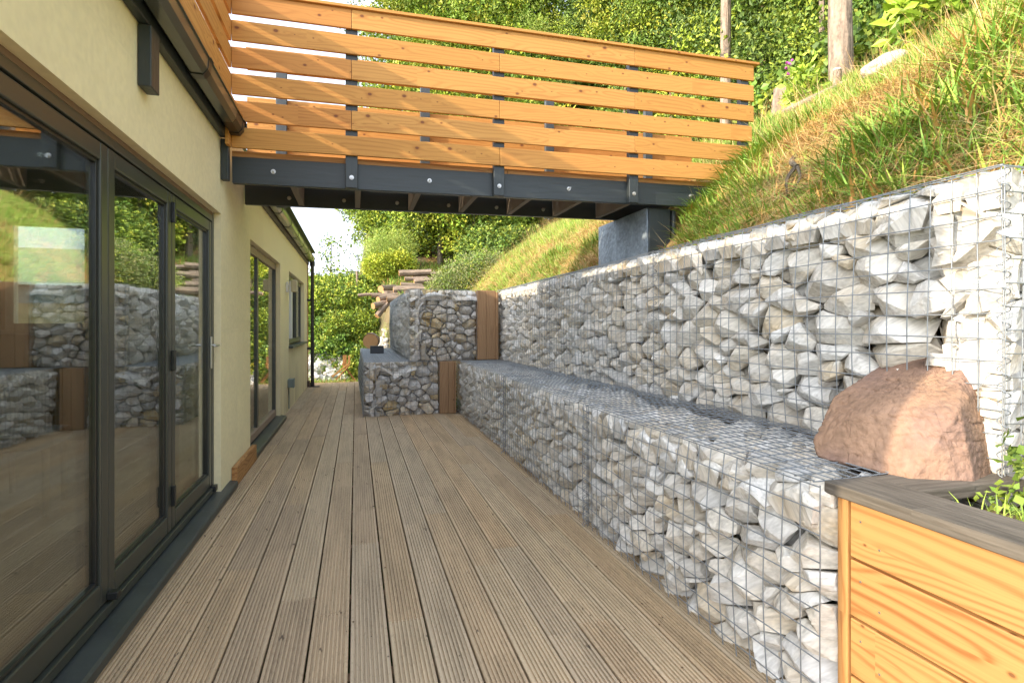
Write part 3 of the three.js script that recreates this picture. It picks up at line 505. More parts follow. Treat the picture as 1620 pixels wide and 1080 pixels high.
// face: origin O, unit axes U (length W), Vv (length H), normal N outwards; bulge in metres
function gabionFace(root, name, O, U, Vv, N, W, H, o = {}) {
  const r = RNG(o.seed), base = root.position, bul = o.bulge ?? .03, basis = new THREE.Matrix4().makeBasis(U, Vv, N), q = new THREE.Quaternion().setFromRotationMatrix(basis);
  const bz = (u, v) => bul * Math.sin(Math.PI * clamp(u / W)) * Math.sin(Math.PI * clamp(v / H)) + .012 * (fbm(u * 3 + o.seed, v * 3, 301, 2) - .5) * (bul > 0 ? 1 : 0) - (o.curl ? o.curl(u, v) : 0);
  const at = (u, v, d) => O.clone().addScaledVector(U, u).addScaledVector(Vv, v).addScaledVector(N, d + bz(u, v)).sub(base);
  const cells = packing(W, H, o.n, r, o.asp ?? 1.35);
  for (const c of cells) { const m = shadow(new THREE.Mesh(stone(c, r, o), stoneMat)); m.name = 'stone'; m.position.copy(at(c.c[0], c.c[1], 0)); m.quaternion.copy(q); root.add(m); }
  if (o.fill !== false) {   // the stones behind, seen only through the gaps
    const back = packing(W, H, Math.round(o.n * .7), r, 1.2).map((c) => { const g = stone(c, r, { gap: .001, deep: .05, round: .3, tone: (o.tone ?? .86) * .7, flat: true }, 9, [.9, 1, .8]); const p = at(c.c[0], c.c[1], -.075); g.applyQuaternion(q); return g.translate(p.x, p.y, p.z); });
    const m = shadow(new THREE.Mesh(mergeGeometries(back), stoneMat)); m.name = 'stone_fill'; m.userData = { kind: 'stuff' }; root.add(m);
  }
  if (o.wires !== false) {
    const p = new THREE.Group(); p.name = name; root.add(p); const cs = .076, rad = .0023;
    const wv = (f, L, n) => { const pts = []; for (let i = 0; i <= n; i++) pts.push(f(i / n)); const g = new THREE.TubeGeometry(new THREE.CatmullRomCurve3(pts), n * 2, rad, 5, false); const m = shadow(new THREE.Mesh(g, wire)); m.name = 'wire'; p.add(m); };
    const nu = Math.round(W / cs), nv = Math.round(H / cs * (o.dense ?? 1));
    for (let i = 0; i <= nu; i++) { const k = (r() - .5) * .006, l = (r() - .5) * .006; wv((s) => at(clamp(i / nu * W + k + l * Math.sin(s * 5), 0, W), s * H, .004), H, 6); }
    for (let i = 0; i <= nv; i++) { const k = (r() - .5) * .006, l = r() * 6; wv((s) => at(s * W, clamp(i / nv * H + k + .004 * Math.sin(s * 9 + l), 0, H), .0075), W, 12); }
  }
}
const gb = (label, O) => thing('gabion_basket', label, 'gabion', O, { group: 'stone filled wire baskets of the retaining walls' });
const coil = (root, X, t, y0, y1) => part(root, 'spiral_binder', binder(y1 - y0).translate(X, y0, -t), wire);
{
  const T = V3(0, 0, -1), UP = V3(0, 1, 0), OUT = V3(-1, 0, 0), XP = V3(1, 0, 0), ZP = V3(0, 0, 1);
  const LX = (t) => 1.355 + .006 * (t - 1.4), y0 = -.03, y1 = .735, U1 = 1.735, UX = 2.0;
  // lower tier. The front face normal is -x: axes U (along -t), V up.
  const lower = [[1.33, 3.07, 'gabion basket of pale stones between the planter and the second coil of the lower row', 92], [3.07, 5.06, 'middle gabion basket of pale stones in the lower row beside the deck', 104], [5.06, 7.6, 'lower row gabion basket of pale stones beside the deck, next to the timber corner post', 140]];
  lower.forEach(([a, b, label, n], i) => {
    const g = gb(label, [1.68, 0, (a + b) / 2]);
    gabionFace(g, 'front_panel', W3(LX(b), y0, b), V3(0, 0, 1), UP, OUT, b - a, y1 - y0, { seed: 1000 + i, n: Math.round(n * 1.2), asp: 1.7, bulge: .035 });
    gabionFace(g, 'lid_panel', W3(LX(b), y1, b), V3(0, 0, 1), XP, UP, b - Math.max(a, 1.362), UX - LX(b) + .05, { seed: 1100 + i, n: Math.round(n * .62), asp: 1.1, bulge: .012, fill: false, sunk: .06, dense: 2 });
    for (const t of i ? [a + .012, b - .012] : [b - .012]) coil(g, LX(t) - .012, t, y0, y1);
  });
  const upper = [[1.24, 3.37, 'tall upper gabion basket of pale stones behind the brown boulder', 122], [3.37, 5.48, 'tall upper gabion basket of pale stones below the bridge pier', 128], [5.48, 7.72, 'tall upper gabion basket of pale stones next to the tall timber corner post', 142]];
  upper.forEach(([a, b, label, n], i) => {
    const g = gb(label, [2.3, y1, (a + b) / 2]);
    gabionFace(g, 'front_panel', W3(UX, y1 - .02, b), V3(0, 0, 1), UP, OUT, b - a, U1 - y1 + .02, { seed: 1200 + i, n: Math.round(n * 1.12), asp: 1.65, bulge: .03 });
    gabionFace(g, 'lid_panel', W3(UX, U1, b), V3(0, 0, 1), XP, UP, b - a, .36, { seed: 1300 + i, n: Math.round((b - a) * .36 / .017), asp: 1.1, bulge: .01, fill: false });
    if (!i) gabionFace(g, 'end_panel', W3(UX, .6, a), XP, UP, ZP, 1.25, U1 - .6, { seed: 1400, n: 76, asp: 1.3, bulge: .02 });
    for (const t of i ? [b - .012] : [a - .004, b - .012]) coil(g, UX - .006, t, y1 - .02, U1);
  });
  // return across the end of the deck: lower and upper basket, their fronts in one plane
  const TR = 7.58;
  const e1 = gb('low end gabion of tan stones standing across the deck', [.6, 0, 9]);
  gabionFace(e1, 'front_panel', W3(.10, y0, TR), XP, UP, ZP, 1.02, y1 - y0, { seed: 1500, n: 66, asp: 1.3, bulge: .015, gap: .006, round: .2, sunk: .05, tone: .74, warm: .42 });
  gabionFace(e1, 'side_panel', W3(.10, y0, 12.3), V3(0, 0, 1), UP, OUT, 12.3 - TR, y1 - y0, { seed: 1501, n: 150, asp: 1.4, bulge: .05 });
  gabionFace(e1, 'lid_panel', W3(.10, y1, 12.3), V3(0, 0, 1), XP, UP, 12.3 - TR, .72, { seed: 1502, n: 60, asp: 1.2, bulge: .0, fill: false });
  coil(e1, .10, TR - .01, y0, y1);
  const e2 = gb('upper end gabion of tan stones with a rounded side above the low end gabion', [1.2, y1, 9.5]);
  gabionFace(e2, 'front_panel', W3(.71, y1, TR), XP, UP, ZP, .95, U1 - y1, { seed: 1600, n: 84, asp: 1.3, bulge: .02, gap: .006, round: .2, sunk: .05, tone: .74, warm: .42 });
  gabionFace(e2, 'side_panel', W3(.71, y1, 12.0), V3(0, 0, 1), UP, OUT, 12.0 - TR, U1 - y1, { seed: 1601, n: 130, asp: 1.5, bulge: .10 });
  gabionFace(e2, 'lid_panel', W3(.71, U1, 12.0), V3(0, 0, 1), XP, UP, 12.0 - TR, 1.5, { seed: 1602, n: 70, asp: 1.2, bulge: 0, fill: false, wires: false });
  coil(e2, .71, TR - .01, y1, U1);
  // timber corner posts
  const p1 = thing('timber_post', 'short brown timber post between the lower gabions at the deck corner', 'post', [1.24, 0, TR]);
  for (const [a, b, k] of [[1.125, 1.245, 0], [1.247, 1.33, 1]]) part(p1, 'plank', bx(a, b, .003, y1 - .006, TR - .03, TR + .12, .006, 1, .6, 5, k, .3), oldwood[k]);
  part(p1, 'plank', bx(1.332, 1.352, .003, y1 - .012, TR - .05, TR + .12, .004, 1, .6, 5), oldwood[2]);
  const p2 = thing('timber_post', 'tall brown timber post between the upper gabions', 'post', [1.78, y1, TR]);
  for (const [a, b, k] of [[1.665, 1.79, 1], [1.792, 1.93, 2]]) part(p2, 'plank', bx(a, b, y1 + .012, U1 - .004, TR - .03, TR + .12, .006, 1, .6, 5, k, .1), oldwood[k]);
  part(p2, 'plank', bx(1.932, 1.962, y1 + .012, U1 - .03, TR - .06, TR + .12, .004, 1, .6, 5), oldwood[0]);
}

// ---------------------------------------------------------------- planter
{
  const p = thing('planter', 'raised planter of honey coloured boards with dark timber coping', 'planter', [1.5, 0, .4]);
  const X = 1.425, yT = .700;
  const rows = [[.532, .700], [.357, .524], [.182, .349], [.01, .174]];
  rows.forEach(([a, b], i) => {
    const g = new RoundedBoxGeometry(.026, b - a, 2.55, 2, .004); uvm(g, 2, .62, 5.9, i * .37, .5 + i * .2); g.translate(X + .013, (a + b) / 2, 1.285 - 2.55 / 2 > 0 ? -(1.285 - 2.55 / 2) : -(1.285 - 2.55 / 2)); part(p, 'board', g, pine[i % 3]);
  });
  part(p, 'corner_batten', bx(X - .006, X + .026, .01, yT, 1.289, 1.325, .004, 1, .6, 6), pine[2]);
  for (const r of rows) for (const t of [1.25, 1.19]) part(p, 'nail', cyl(W3(X - .001, (r[0] + r[1]) / 2 + (t > 1.2 ? .03 : -.03), t), W3(X + .004, (r[0] + r[1]) / 2 + (t > 1.2 ? .03 : -.03), t), .0035, .0035, 8), steel);
  part(p, 'coping', bx(1.402, 1.58, .703, .741, -1.2, 1.358, .004, 2, 1, 2), capMat);
  part(p, 'coping', bx(1.582, 2.02, .703, .740, 1.19, 1.357, .004, 0, 1, 2), capMat);
  const g = new THREE.PlaneGeometry(1.4, 2.5, 40, 60).rotateX(-Math.PI / 2); const ps = g.attributes.position, c = [];
  for (let i = 0; i < ps.count; i++) { ps.setY(i, .655 + .05 * (fbm(ps.getX(i) * 7, ps.getZ(i) * 7, 401, 3) - .5)); const k = fbm(ps.getX(i) * 9, ps.getZ(i) * 9, 403, 3); c.push(...mix3([.10, .065, .035], [.22, .15, .09], k)); }
  g.setAttribute('color', new THREE.Float32BufferAttribute(c, 3)); g.computeVertexNormals(); g.translate(2.28, 0, .06); part(p, 'soil', g, groundMat);
}
// ---------------------------------------------------------------- boulder
{
  const H = []; const add = (px, py, t) => { const q = atT(px, py, t); H.push(W3(...q)); };
  add(1301, 694, 1.62); add(1305, 722, 1.58); add(1328, 632, 1.68); add(1398, 586, 1.68); add(1466, 556, 1.64); add(1518, 560, 1.46); add(1560, 588, 1.42); add(1512, 650, 1.29); add(1600, 700, 1.42); add(1584, 745, 1.38); add(1536, 770, 1.24); add(1440, 752, 1.32); add(1366, 660, 1.5);
  add(1490, 610, 1.80); add(1400, 690, 1.78); add(1540, 700, 1.62);
  const c = V3(0, 0, 0); H.forEach((p) => c.add(p)); c.multiplyScalar(1 / H.length);
  const hull = new ConvexGeometry(H.map((p) => p.clone().sub(c))), hp = hull.attributes.position, pl = [];
  for (let i = 0; i < hp.count; i += 3) { const a = V3().fromBufferAttribute(hp, i), b = V3().fromBufferAttribute(hp, i + 1), d = V3().fromBufferAttribute(hp, i + 2), n = b.sub(a).cross(d.sub(a)); if (n.length() < 1e-8) continue; n.normalize(); pl.push([n, n.dot(a)]); }
  let g = mergeVertices(new THREE.IcosahedronGeometry(1, 64).deleteAttribute('uv').deleteAttribute('normal'), 1e-5); const p = g.attributes.position, v = V3();
  const col = [], uv = new Float32Array(p.count * 2);
  for (let i = 0; i < p.count; i++) {
    v.fromBufferAttribute(p, i).normalize(); uv[i * 2] = Math.atan2(v.x, v.z) * 1.3 + .3 * v.y; uv[i * 2 + 1] = Math.asin(v.y) * 1.3; const ds = []; for (const [n, d] of pl) { const q = n.dot(v); if (q > 1e-3) ds.push(d / q); } const m = Math.min(...ds), sm = -Math.log(ds.reduce((a, d) => a + Math.exp(-(d - m) * 900), 0)) / 900 + m;
    const x = v.x * sm, y = v.y * sm, z = v.z * sm, f = fbm3(x * 8 + 5, y * 8 + 5, z * 8 + 5, 421, 6) - .5, l = Math.abs(fbm3(x * 5 + 9, y * 14 + 9, z * 5 + 9, 431, 4) - .5), fi = fbm3(x * 70 + 5, y * 70 + 5, z * 70 + 5, 461, 3) - .5;
    const rr = sm * 1.02 + f * .017 + fi * .006 - Math.max(0, .022 - l) * .32; p.setXYZ(i, v.x * rr, v.y * rr, v.z * rr);
    const a = fbm3(x * 12 + 3, y * 12 + 3, z * 12 + 3, 441, 5), b = fbm3(x * 90 + 3, y * 90 + 3, z * 90 + 3, 443, 2), k = .82 + .55 * (a - .5) + .5 * (b - .5); col.push(...mix3([.38 * k, .232 * k, .148 * k], [.30 * k, .19 * k, .145 * k], clamp((fbm3(x * 5 + 1, y * 7 + 1, z * 5 + 1, 447, 3) - .4) * 3)));
  }
  g.setAttribute('color', new THREE.Float32BufferAttribute(col, 3)); g.setAttribute('uv', new THREE.BufferAttribute(uv, 2)); g.computeVertexNormals();
  const b = top('boulder', g, std({ name: 'red_brown_sandstone', roughness: .9, vertexColors: true, bumpMap: stoneBump, bumpScale: .012 }), 'large red brown sandstone boulder resting on the gabion ledge by the planter', 'boulder'); b.position.copy(c).add(V3(.004, .006, 0)); b.scale.setScalar(1.07);
}

// ---------------------------------------------------------------- foliage tools
function leafCluster(seed, n, R, len, wid, curl = .25) {   // a twig's worth of leaves, each two bent facets
  const r = RNG(seed), pos = [];
  for (let i = 0; i < n; i++) {
    const d = V3(r() - .5, r() - .5, r() - .5).normalize(), c = d.clone().multiplyScalar(R * Math.cbrt(r())), a = V3(r() - .5, r() - .62, r() - .5).add(d.clone().multiplyScalar(.5)).normalize(), s = V3(r() - .5, r() - .5, r() - .5).cross(a).normalize(), n2 = a.clone().cross(s), L = len * (.7 + .6 * r()), w = wid * (.7 + .6 * r());
    const b = c, tip = c.clone().addScaledVector(a, L), m = c.clone().addScaledVector(a, L * .45), l = m.clone().addScaledVector(s, w / 2).addScaledVector(n2, w * curl), q = m.clone().addScaledVector(s, -w / 2).addScaledVector(n2, w * curl);
    for (const t of [b, l, tip, b, tip, q]) pos.push(t.x, t.y, t.z);
  }
  const g = new THREE.BufferGeometry(); g.setAttribute('position', new THREE.Float32BufferAttribute(pos, 3)); g.computeVertexNormals(); return g;
}
const leafT = [1, 2, 3].map((s) => leafCluster(690 + s, 80, .40, .095, .06)), needleT = [1, 2].map((s) => leafCluster(770 + s, 120, .40, .13, .014, .05)), leafA = [1, 2, 3].map((s) => leafCluster(700 + s, 16, .20, .085, .055)), leafFine = [1, 2].map((s) => leafCluster(720 + s, 22, .20, .06, .030)), leafBig = [1, 2].map((s) => leafCluster(740 + s, 11, .17, .15, .062, .16)), needle = [1, 2].map((s) => leafCluster(760 + s, 30, .22, .11, .012, .05)), ivy = [1, 2].map((s) => leafCluster(780 + s, 12, .13, .085, .085, .1));
const _m = new THREE.Matrix4(), _q = new THREE.Quaternion(), _c = new THREE.Color(), _e = new THREE.Euler();
// blobs: [x,y,z,rx,ry,rz] relative to the thing
function crown(root, name, blobs, n, geos, mat, pal, seed, size = 1) {
  const r = RNG(seed), per = Math.ceil(n / geos.length), vol = blobs.map((b) => Math.pow(b[3] * b[4] * b[5], .72)), tot = vol.reduce((a, b) => a + b);
  for (const geo of geos) {
    const im = shadow(new THREE.InstancedMesh(geo, mat, per)); im.name = name; im.userData = { kind: 'stuff' };
    for (let i = 0; i < per; i++) {
      let k = r() * tot, b = blobs[0]; for (let j = 0; j < blobs.length; j++) { if ((k -= vol[j]) < 0) { b = blobs[j]; break; } }
      const d = V3(r() * 2 - 1, r() * 2 - 1, r() * 2 - 1); while (d.lengthSq() > 1 || d.lengthSq() < .01) d.set(r() * 2 - 1, r() * 2 - 1, r() * 2 - 1); d.normalize().multiplyScalar(Math.pow(r(), .42) * (1 + .16 * (r() - .5)));
      const s = size * (.65 + .7 * r()); _q.setFromEuler(_e.set(r() * 6.28, r() * 6.28, r() * 6.28)); _m.compose(V3(b[0] + d.x * b[3], b[1] + d.y * b[4], b[2] + d.z * b[5]), _q, V3(s, s, s)); im.setMatrixAt(i, _m);
      const p = pal[Math.floor(r() * pal.length)], t = .6 + .8 * r(), w = .9 + .25 * r(); im.setColorAt(i, _c.setRGB(p[0] * t * w, p[1] * t, p[2] * t * (1.6 - .5 * w)));
    }
    root.add(im);
  }
}
function limb(root, name, pts, r0, r1, mat, seg = 14, rad = 9) {
  const cv = new THREE.CatmullRomCurve3(pts), g = new THREE.TubeGeometry(cv, seg, 1, rad, false), p = g.attributes.position, uv = g.attributes.uv, L = cv.getLength();
  for (let i = 0; i <= seg; i++) { const c = cv.getPointAt(i / seg), rr = lerp(r0, r1, i / seg); for (let j = 0; j <= rad; j++) { const k = i * (rad + 1) + j, f = rr * (1 + .16 * (vn(j % rad * 1.7, i * 1.3, 5) - .5)); p.setXYZ(k, c.x + (p.getX(k) - c.x) * f, c.y + (p.getY(k) - c.y) * f, c.z + (p.getZ(k) - c.z) * f); uv.setXY(k, j / rad, i / seg * L * .5); } }
  g.computeVertexNormals(); return part(root, name, g, mat, true);
}
const PAL = { spring: [[.34, .42, .03], [.26, .37, .03], [.42, .45, .045], [.18, .28, .03]], mid: [[.22, .32, .035], [.15, .25, .032], [.31, .38, .04], [.11, .19, .03]], evergreen: [[.12, .20, .034], [.10, .175, .03], [.16, .24, .036]], grey: [[.24, .28, .10], [.30, .31, .13], [.19, .24, .08]], larch: [[.33, .43, .07], [.26, .38, .06], [.40, .47, .09]] };
function tree(label, X, t, h, o) {
  const y = ground(X, t) - .1, g = thing('tree', label, 'tree', [X, y, t], { group: 'trees of the wood around the garden' }), r = RNG(o.seed);
  const lean = o.lean ?? .25, bend = V3((r() - .5) * lean, 0, (r() - .5) * lean), tp = h * (o.trunkTo ?? .8);
  limb(g, 'trunk', [V3(0, 0, 0), V3(bend.x * .3, tp * .35, bend.z * .2), V3(bend.x * .7, tp * .7, bend.z), V3(bend.x, tp, bend.z * 1.2)], o.r, o.r * .45, o.bark ?? barkBrown);
  const blobs = [];
  const nb = o.nb ?? 9;
  for (let i = 0; i < nb; i++) {
    const a = i * 2.4 + r(), f = (i + .5) / nb, yy = lerp(o.low ?? .25, 1, f) * h, rad = o.w * (1 - .55 * Math.abs(f - .4)) * (.45 + .35 * r()), c = V3(bend.x * f + Math.cos(a) * rad, yy, bend.z * f + Math.sin(a) * rad), s = o.w * (.42 + .3 * r());
    blobs.push([c.x, c.y, c.z, s, s * .75, s]);
    if (i % 2 === 0) { const b0 = V3(bend.x * f * .6, Math.min(tp * .95, yy * .72), bend.z * f * .6); limb(g, 'branch', [b0, b0.clone().lerp(c, .5).add(V3(0, .12 * h * .2, 0)), c], o.r * .35, o.r * .08, o.bark ?? barkBrown, 8, 6); }
  }
  crown(g, 'crown', blobs, o.geo ? o.n : o.n / 4.2, o.geo ?? (o.n > 400 ? leafT : leafA), leafMat, o.pal, o.seed + 1, o.size ?? 1); return g;
}
function shrub(label, X, t, blobs, n, geo, pal, seed, size = 1, mat = leafMat, stems = 4, cat = 'shrub') {
  const y = ground(X, t) - .05, g = thing('shrub', label, cat, [X, y, t], { group: 'shrubs around the garden' }), r = RNG(seed);
  for (let i = 0; i < stems; i++) { const b = blobs[i % blobs.length]; limb(g, 'stem', [V3((r() - .5) * .1, 0, (r() - .5) * .1), V3(b[0] * .4, b[1] * .5, b[2] * .4), V3(b[0] + (r() - .5) * b[3], b[1] + b[4] * .4, b[2] + (r() - .5) * b[5])], .022, .006, barkBrown, 8, 5); }
  crown(g, 'leaves', blobs, n, geo, mat, pal, seed, size); return g;
}

// ---------------------------------------------------------------- trees on the crest and at the end of the garden
const onCrest = (px, X) => { const r = pray(px, 300); return X / r[0] * r[2]; };   // t of a thing at offset X in that direction
{
  let t;
  const C = (label, px, X, h, o) => tree(label, X, onCrest(px, X), h, o);
  C('tall straight pale barked tree rising behind the end of the bridge railing', 1148, 7.6, 12, { seed: 801, r: .125, bark: barkPale, low: .62, w: 1.9, n: 1500, pal: PAL.mid, lean: .1, trunkTo: .95, nb: 8 });
  C('tree with a thick grey brown trunk at the crest above the grass bank', 1330, 7.5, 11, { seed: 811, r: .19, bark: barkPale, low: .6, w: 2, n: 1500, pal: PAL.mid, lean: .15, trunkTo: .9, nb: 8 });
  C('pale feathery larch behind the middle of the bridge railing', 840, 6.2, 7.5, { seed: 821, r: .11, bark: barkBrown, low: .12, w: 1.6, n: 900, geo: needleT, pal: PAL.larch, nb: 13, size: 1.1 });
  C('brown trunked broadleaf tree standing behind the larch', 925, 8.6, 9, { seed: 831, r: .2, bark: barkBrown, low: .2, w: 2.2, n: 3300, pal: [...PAL.mid, ...PAL.evergreen], nb: 12 });
  C('spreading broadleaf tree with bare arching branches left of the larch', 690, 5.2, 7.6, { seed: 841, r: .12, bark: barkGrey, low: .3, w: 1.9, n: 3000, pal: PAL.spring, nb: 11, lean: .8 });
  C('deep green broadleaf tree between the larch and the pale trunk', 1010, 9.5, 10, { seed: 851, r: .2, low: .08, w: 2.6, n: 4600, pal: [...PAL.mid, ...PAL.evergreen], nb: 14 });
  C('deep green ivy clad tree just left of the pale trunk', 1085, 10, 10, { seed: 861, r: .2, low: .05, w: 2.4, n: 4300, pal: [...PAL.mid, ...PAL.spring, ...PAL.evergreen, ...PAL.evergreen], nb: 14 });
  C('leafy green tree just right of the pale trunk', 1215, 9.6, 9, { seed: 871, r: .16, low: .05, w: 2.2, n: 4300, pal: [...PAL.mid, ...PAL.spring, ...PAL.evergreen], nb: 14 });
  C('leafy green tree filling the gap beside the thick grey trunk', 1290, 10.5, 9, { seed: 881, r: .16, low: .05, w: 2.3, n: 4000, pal: [...PAL.mid, ...PAL.evergreen], nb: 14 });
  C('leafy green tree standing behind the glossy laurel bush', 1420, 10.5, 8, { seed: 891, r: .16, low: .05, w: 2.4, n: 4000, pal: PAL.mid, nb: 13 });
  C('tree at the crest behind the laurel, beyond the tall grass', 1560, 11, 8, { seed: 895, r: .16, low: .05, w: 2.6, n: 3400, pal: PAL.mid, nb: 12 });
  C('far woodland tree seen between the crest trunks', 1140, 14, 13, { seed: 901, r: .2, low: .05, w: 3.4, n: 4200, pal: PAL.evergreen, nb: 14, size: 1.5 });
  C('far woodland tree seen behind the larch', 880, 12, 13, { seed: 905, r: .2, low: .05, w: 3.2, n: 4200, pal: PAL.mid, nb: 14, size: 1.5 });
  C('far woodland tree seen behind the thick grey trunk', 1330, 14, 12, { seed: 909, r: .2, low: .05, w: 3.4, n: 4200, pal: PAL.evergreen, nb: 14, size: 1.5 });
  C('far woodland tree seen beyond the arching branches', 745, 8.2, 9, { seed: 913, r: .18, low: .05, w: 2.4, n: 4200, pal: [...PAL.spring, ...PAL.mid], nb: 14, size: 1.2 });
  C('far woodland tree beyond the crest above the laurel', 1490, 15, 11, { seed: 917, r: .2, low: .05, w: 3.6, n: 3400, pal: PAL.evergreen, nb: 13, size: 1.6 });
  tree('tall airy tree rising behind the bridge railing near the house side', 3.3, 20.5, 11, { seed: 961, r: .16, bark: barkGrey, low: .3, w: 2.6, n: 5600, pal: PAL.spring, nb: 15, size: 1.15 });
  tree('tall light green tree behind the bridge railing, beyond the forked tree', 6.2, 20.5, 11.5, { seed: 965, r: .18, bark: barkGrey, low: .15, w: 2.8, n: 6000, pal: [...PAL.spring, ...PAL.mid], nb: 16, size: 1.15 });
  C('slim brown trunk standing in the wood left of the pale trunk', 1062, 8.7, 9, { seed: 971, r: .06, bark: barkBrown, low: .55, w: 1.2, n: 900, pal: PAL.mid, nb: 7, trunkTo: .95, lean: .5 });
  C('slim pale trunk standing in the wood behind the larch', 985, 8.3, 9, { seed: 973, r: .055, bark: barkPale, low: .5, w: 1.2, n: 900, pal: PAL.spring, nb: 7, trunkTo: .95, lean: .6 });
  C('slim brown trunk standing between the pale trunk and the thick grey trunk', 1300, 8.6, 9, { seed: 977, r: .06, bark: barkPale, low: .55, w: 1.2, n: 800, pal: PAL.mid, nb: 7, trunkTo: .95, lean: .4 });
  // the end of the garden, under the bridge
  tree('bright yellow green tree with a forked trunk behind the log stack', 2.6, 17.4, 5.6, { seed: 921, r: .10, bark: barkGrey, low: .16, w: 1.55, n: 5200, pal: [...PAL.spring, [.08, .13, .02]], nb: 14 });
  tree('leafy tree right of the forked tree, behind the cotoneaster', 4.6, 18.2, 5.2, { seed: 931, r: .10, bark: barkGrey, low: .05, w: 1.7, n: 5200, pal: [...PAL.mid, ...PAL.spring], nb: 14 });
  tree('low round topped tree at the end of the garden against the sky', 1.15, 20, 4.6, { seed: 941, r: .09, bark: barkGrey, low: .1, w: 1.35, n: 3600, pal: [...PAL.mid, ...PAL.spring], nb: 12 });
  tree('slender sapling with sparse leaves standing against the open sky', -.75, 17.5, 2.5, { seed: 951, r: .022, bark: barkGrey, low: .25, w: .30, n: 130, pal: PAL.mid, nb: 9, size: .9 });
  tree('second slender sapling leaning towards the round topped tree', .0, 18.2, 2.1, { seed: 953, r: .018, bark: barkGrey, low: .3, w: .28, n: 100, pal: PAL.mid, nb: 7, size: .9 });
}
{
  const S = shrub;
  S('glossy bright green laurel bush at the crest of the grass bank', 6.35, 4.35, [[0, .45, 0, .5, .42, .55], [.25, .55, .9, .55, .5, .6], [.6, .85, .2, .6, .5, .7], [.1, .4, 1.7, .5, .42, .6], [-.25, .3, .5, .4, .3, .5]], 1150, leafBig, [[.27, .40, .03], [.22, .35, .03], [.34, .45, .045], [.14, .25, .03]], 1001, 1.25, glossLeaf, 7);
  S('broad leaved young shrub beside a purple flower on the bank crest', 6.2, onCrest(1272, 6.2), [[0, .25, 0, .18, .25, .18], [.03, .5, 0, .12, .2, .12]], 60, leafBig, [[.28, .40, .04], [.34, .45, .06]], 1003, .9, glossLeaf, 4);
  S('ivy thicket under the crest trees behind the bridge railing', 9.4, onCrest(1100, 9.4), [[0, .6, 0, 1.5, .9, 1.4], [.4, .8, -1.8, 1.4, 1, 1.2], [-.6, .5, 1.6, 1.2, .8, 1.3]], 2400, ivy, PAL.mid, 1005, 1.3);
  S('ivy thicket under the crest trees by the sawn stump', 9.0, onCrest(1235, 9), [[0, .6, 0, 1.3, 1, 1.3], [.4, .7, 1.6, 1.2, .9, 1.2]], 1900, ivy, PAL.mid, 1007, 1.3);
  S('ivy thicket behind the thick grey trunk', 9.2, onCrest(1370, 9.2), [[0, .6, 0, 1.4, 1, 1.4], [.2, .7, -1.6, 1.3, .9, 1.2], [.3, .6, 1.6, 1.2, .9, 1.2]], 2300, ivy, PAL.mid, 1009, 1.3);
  S('ivy thicket at the crest beyond the bridge railing middle', 8.4, onCrest(960, 8.4), [[0, .6, 0, 1.4, 1, 1.8], [-.6, .5, 2.2, 1.2, .9, 1.4]], 2300, ivy, PAL.mid, 1011, 1.3);
  S('bright broad leaved shrub at the top of the grass slope under the bridge', 5.05, onCrest(815, 5.05), [[0, .3, 0, .5, .35, .6]], 260, leafBig, [[.27, .40, .03], [.34, .45, .045]], 1013, 1.1, glossLeaf, 4);
  S('grey green cotoneaster with arching twigs beside the log stack', 2.75, 12.9, [[0, .35, 0, .75, .5, .6], [.4, .6, -.4, .6, .45, .6], [-.55, .15, -.1, .55, .35, .5]], 1700, leafFine, [...PAL.grey, ...PAL.mid], 1015, .8, leafMat, 9);
  S('leafy shrub with yellowish tips between the house corner and the post', -.9, 15.4, [[0, .35, 0, .8, .5, .6], [.9, .4, -.3, .8, .5, .6], [.2, .7, -.6, .7, .4, .6]], 2200, leafA, [...PAL.spring, ...PAL.mid], 1017, .8);
  S('feathery pale green broom on the end bank', .75, 17, [[0, .6, 0, .6, .8, .5], [.5, .7, .2, .5, .7, .4]], 900, needle, PAL.larch, 1019, .9);
  S('ivy and creeper covering the end bank beside the downpipe', -.55, 14.3, [[0, .1, 0, .55, .4, .3], [.3, .35, -.5, .7, .35, .4], [-.5, .5, -.6, .6, .5, .4], [.6, -.1, .1, .4, .3, .3]], 1500, ivy, [[.18, .30, .03], [.11, .21, .03], [.27, .37, .04]], 1021, .8);
  S('creeper with yellowing leaves hanging beside the end gabions', .12, 13.95, [[0, .1, 0, .35, .45, .25], [.2, .5, -.4, .4, .4, .3], [-.3, -.1, .2, .3, .3, .2]], 650, ivy, [[.26, .37, .035], [.40, .42, .05], [.15, .25, .03]], 1023, .75);
  S('bright yellow green bush left of the top log', 1.15, 15.6, [[0, .45, 0, .45, .3, .4], [-.5, .3, .1, .45, .3, .4]], 700, leafA, [[.42, .46, .03], [.32, .40, .03]], 1025, .7);
  S('mixed green undergrowth behind the leaning wooden post', -.1, 16.6, [[0, .4, 0, .9, .55, .5], [-1.2, .3, .1, .9, .55, .6]], 2200, leafA, [...PAL.mid, ...PAL.spring], 1027, .85);
  S('low leafy undergrowth at the foot of the leaning wooden post', .15, 14.75, [[0, .35, 0, .5, .45, .35], [-.6, .3, .1, .5, .4, .35]], 1100, leafA, [...PAL.mid, ...PAL.spring], 1031, .7);
  S('evergreen undergrowth behind the cotoneaster', 3.9, 15.8, [[0, .5, 0, 1.0, .7, .8], [1.1, .6, -.3, .9, .7, .8]], 1900, leafA, [...PAL.evergreen, ...PAL.mid], 1029, .9);
}
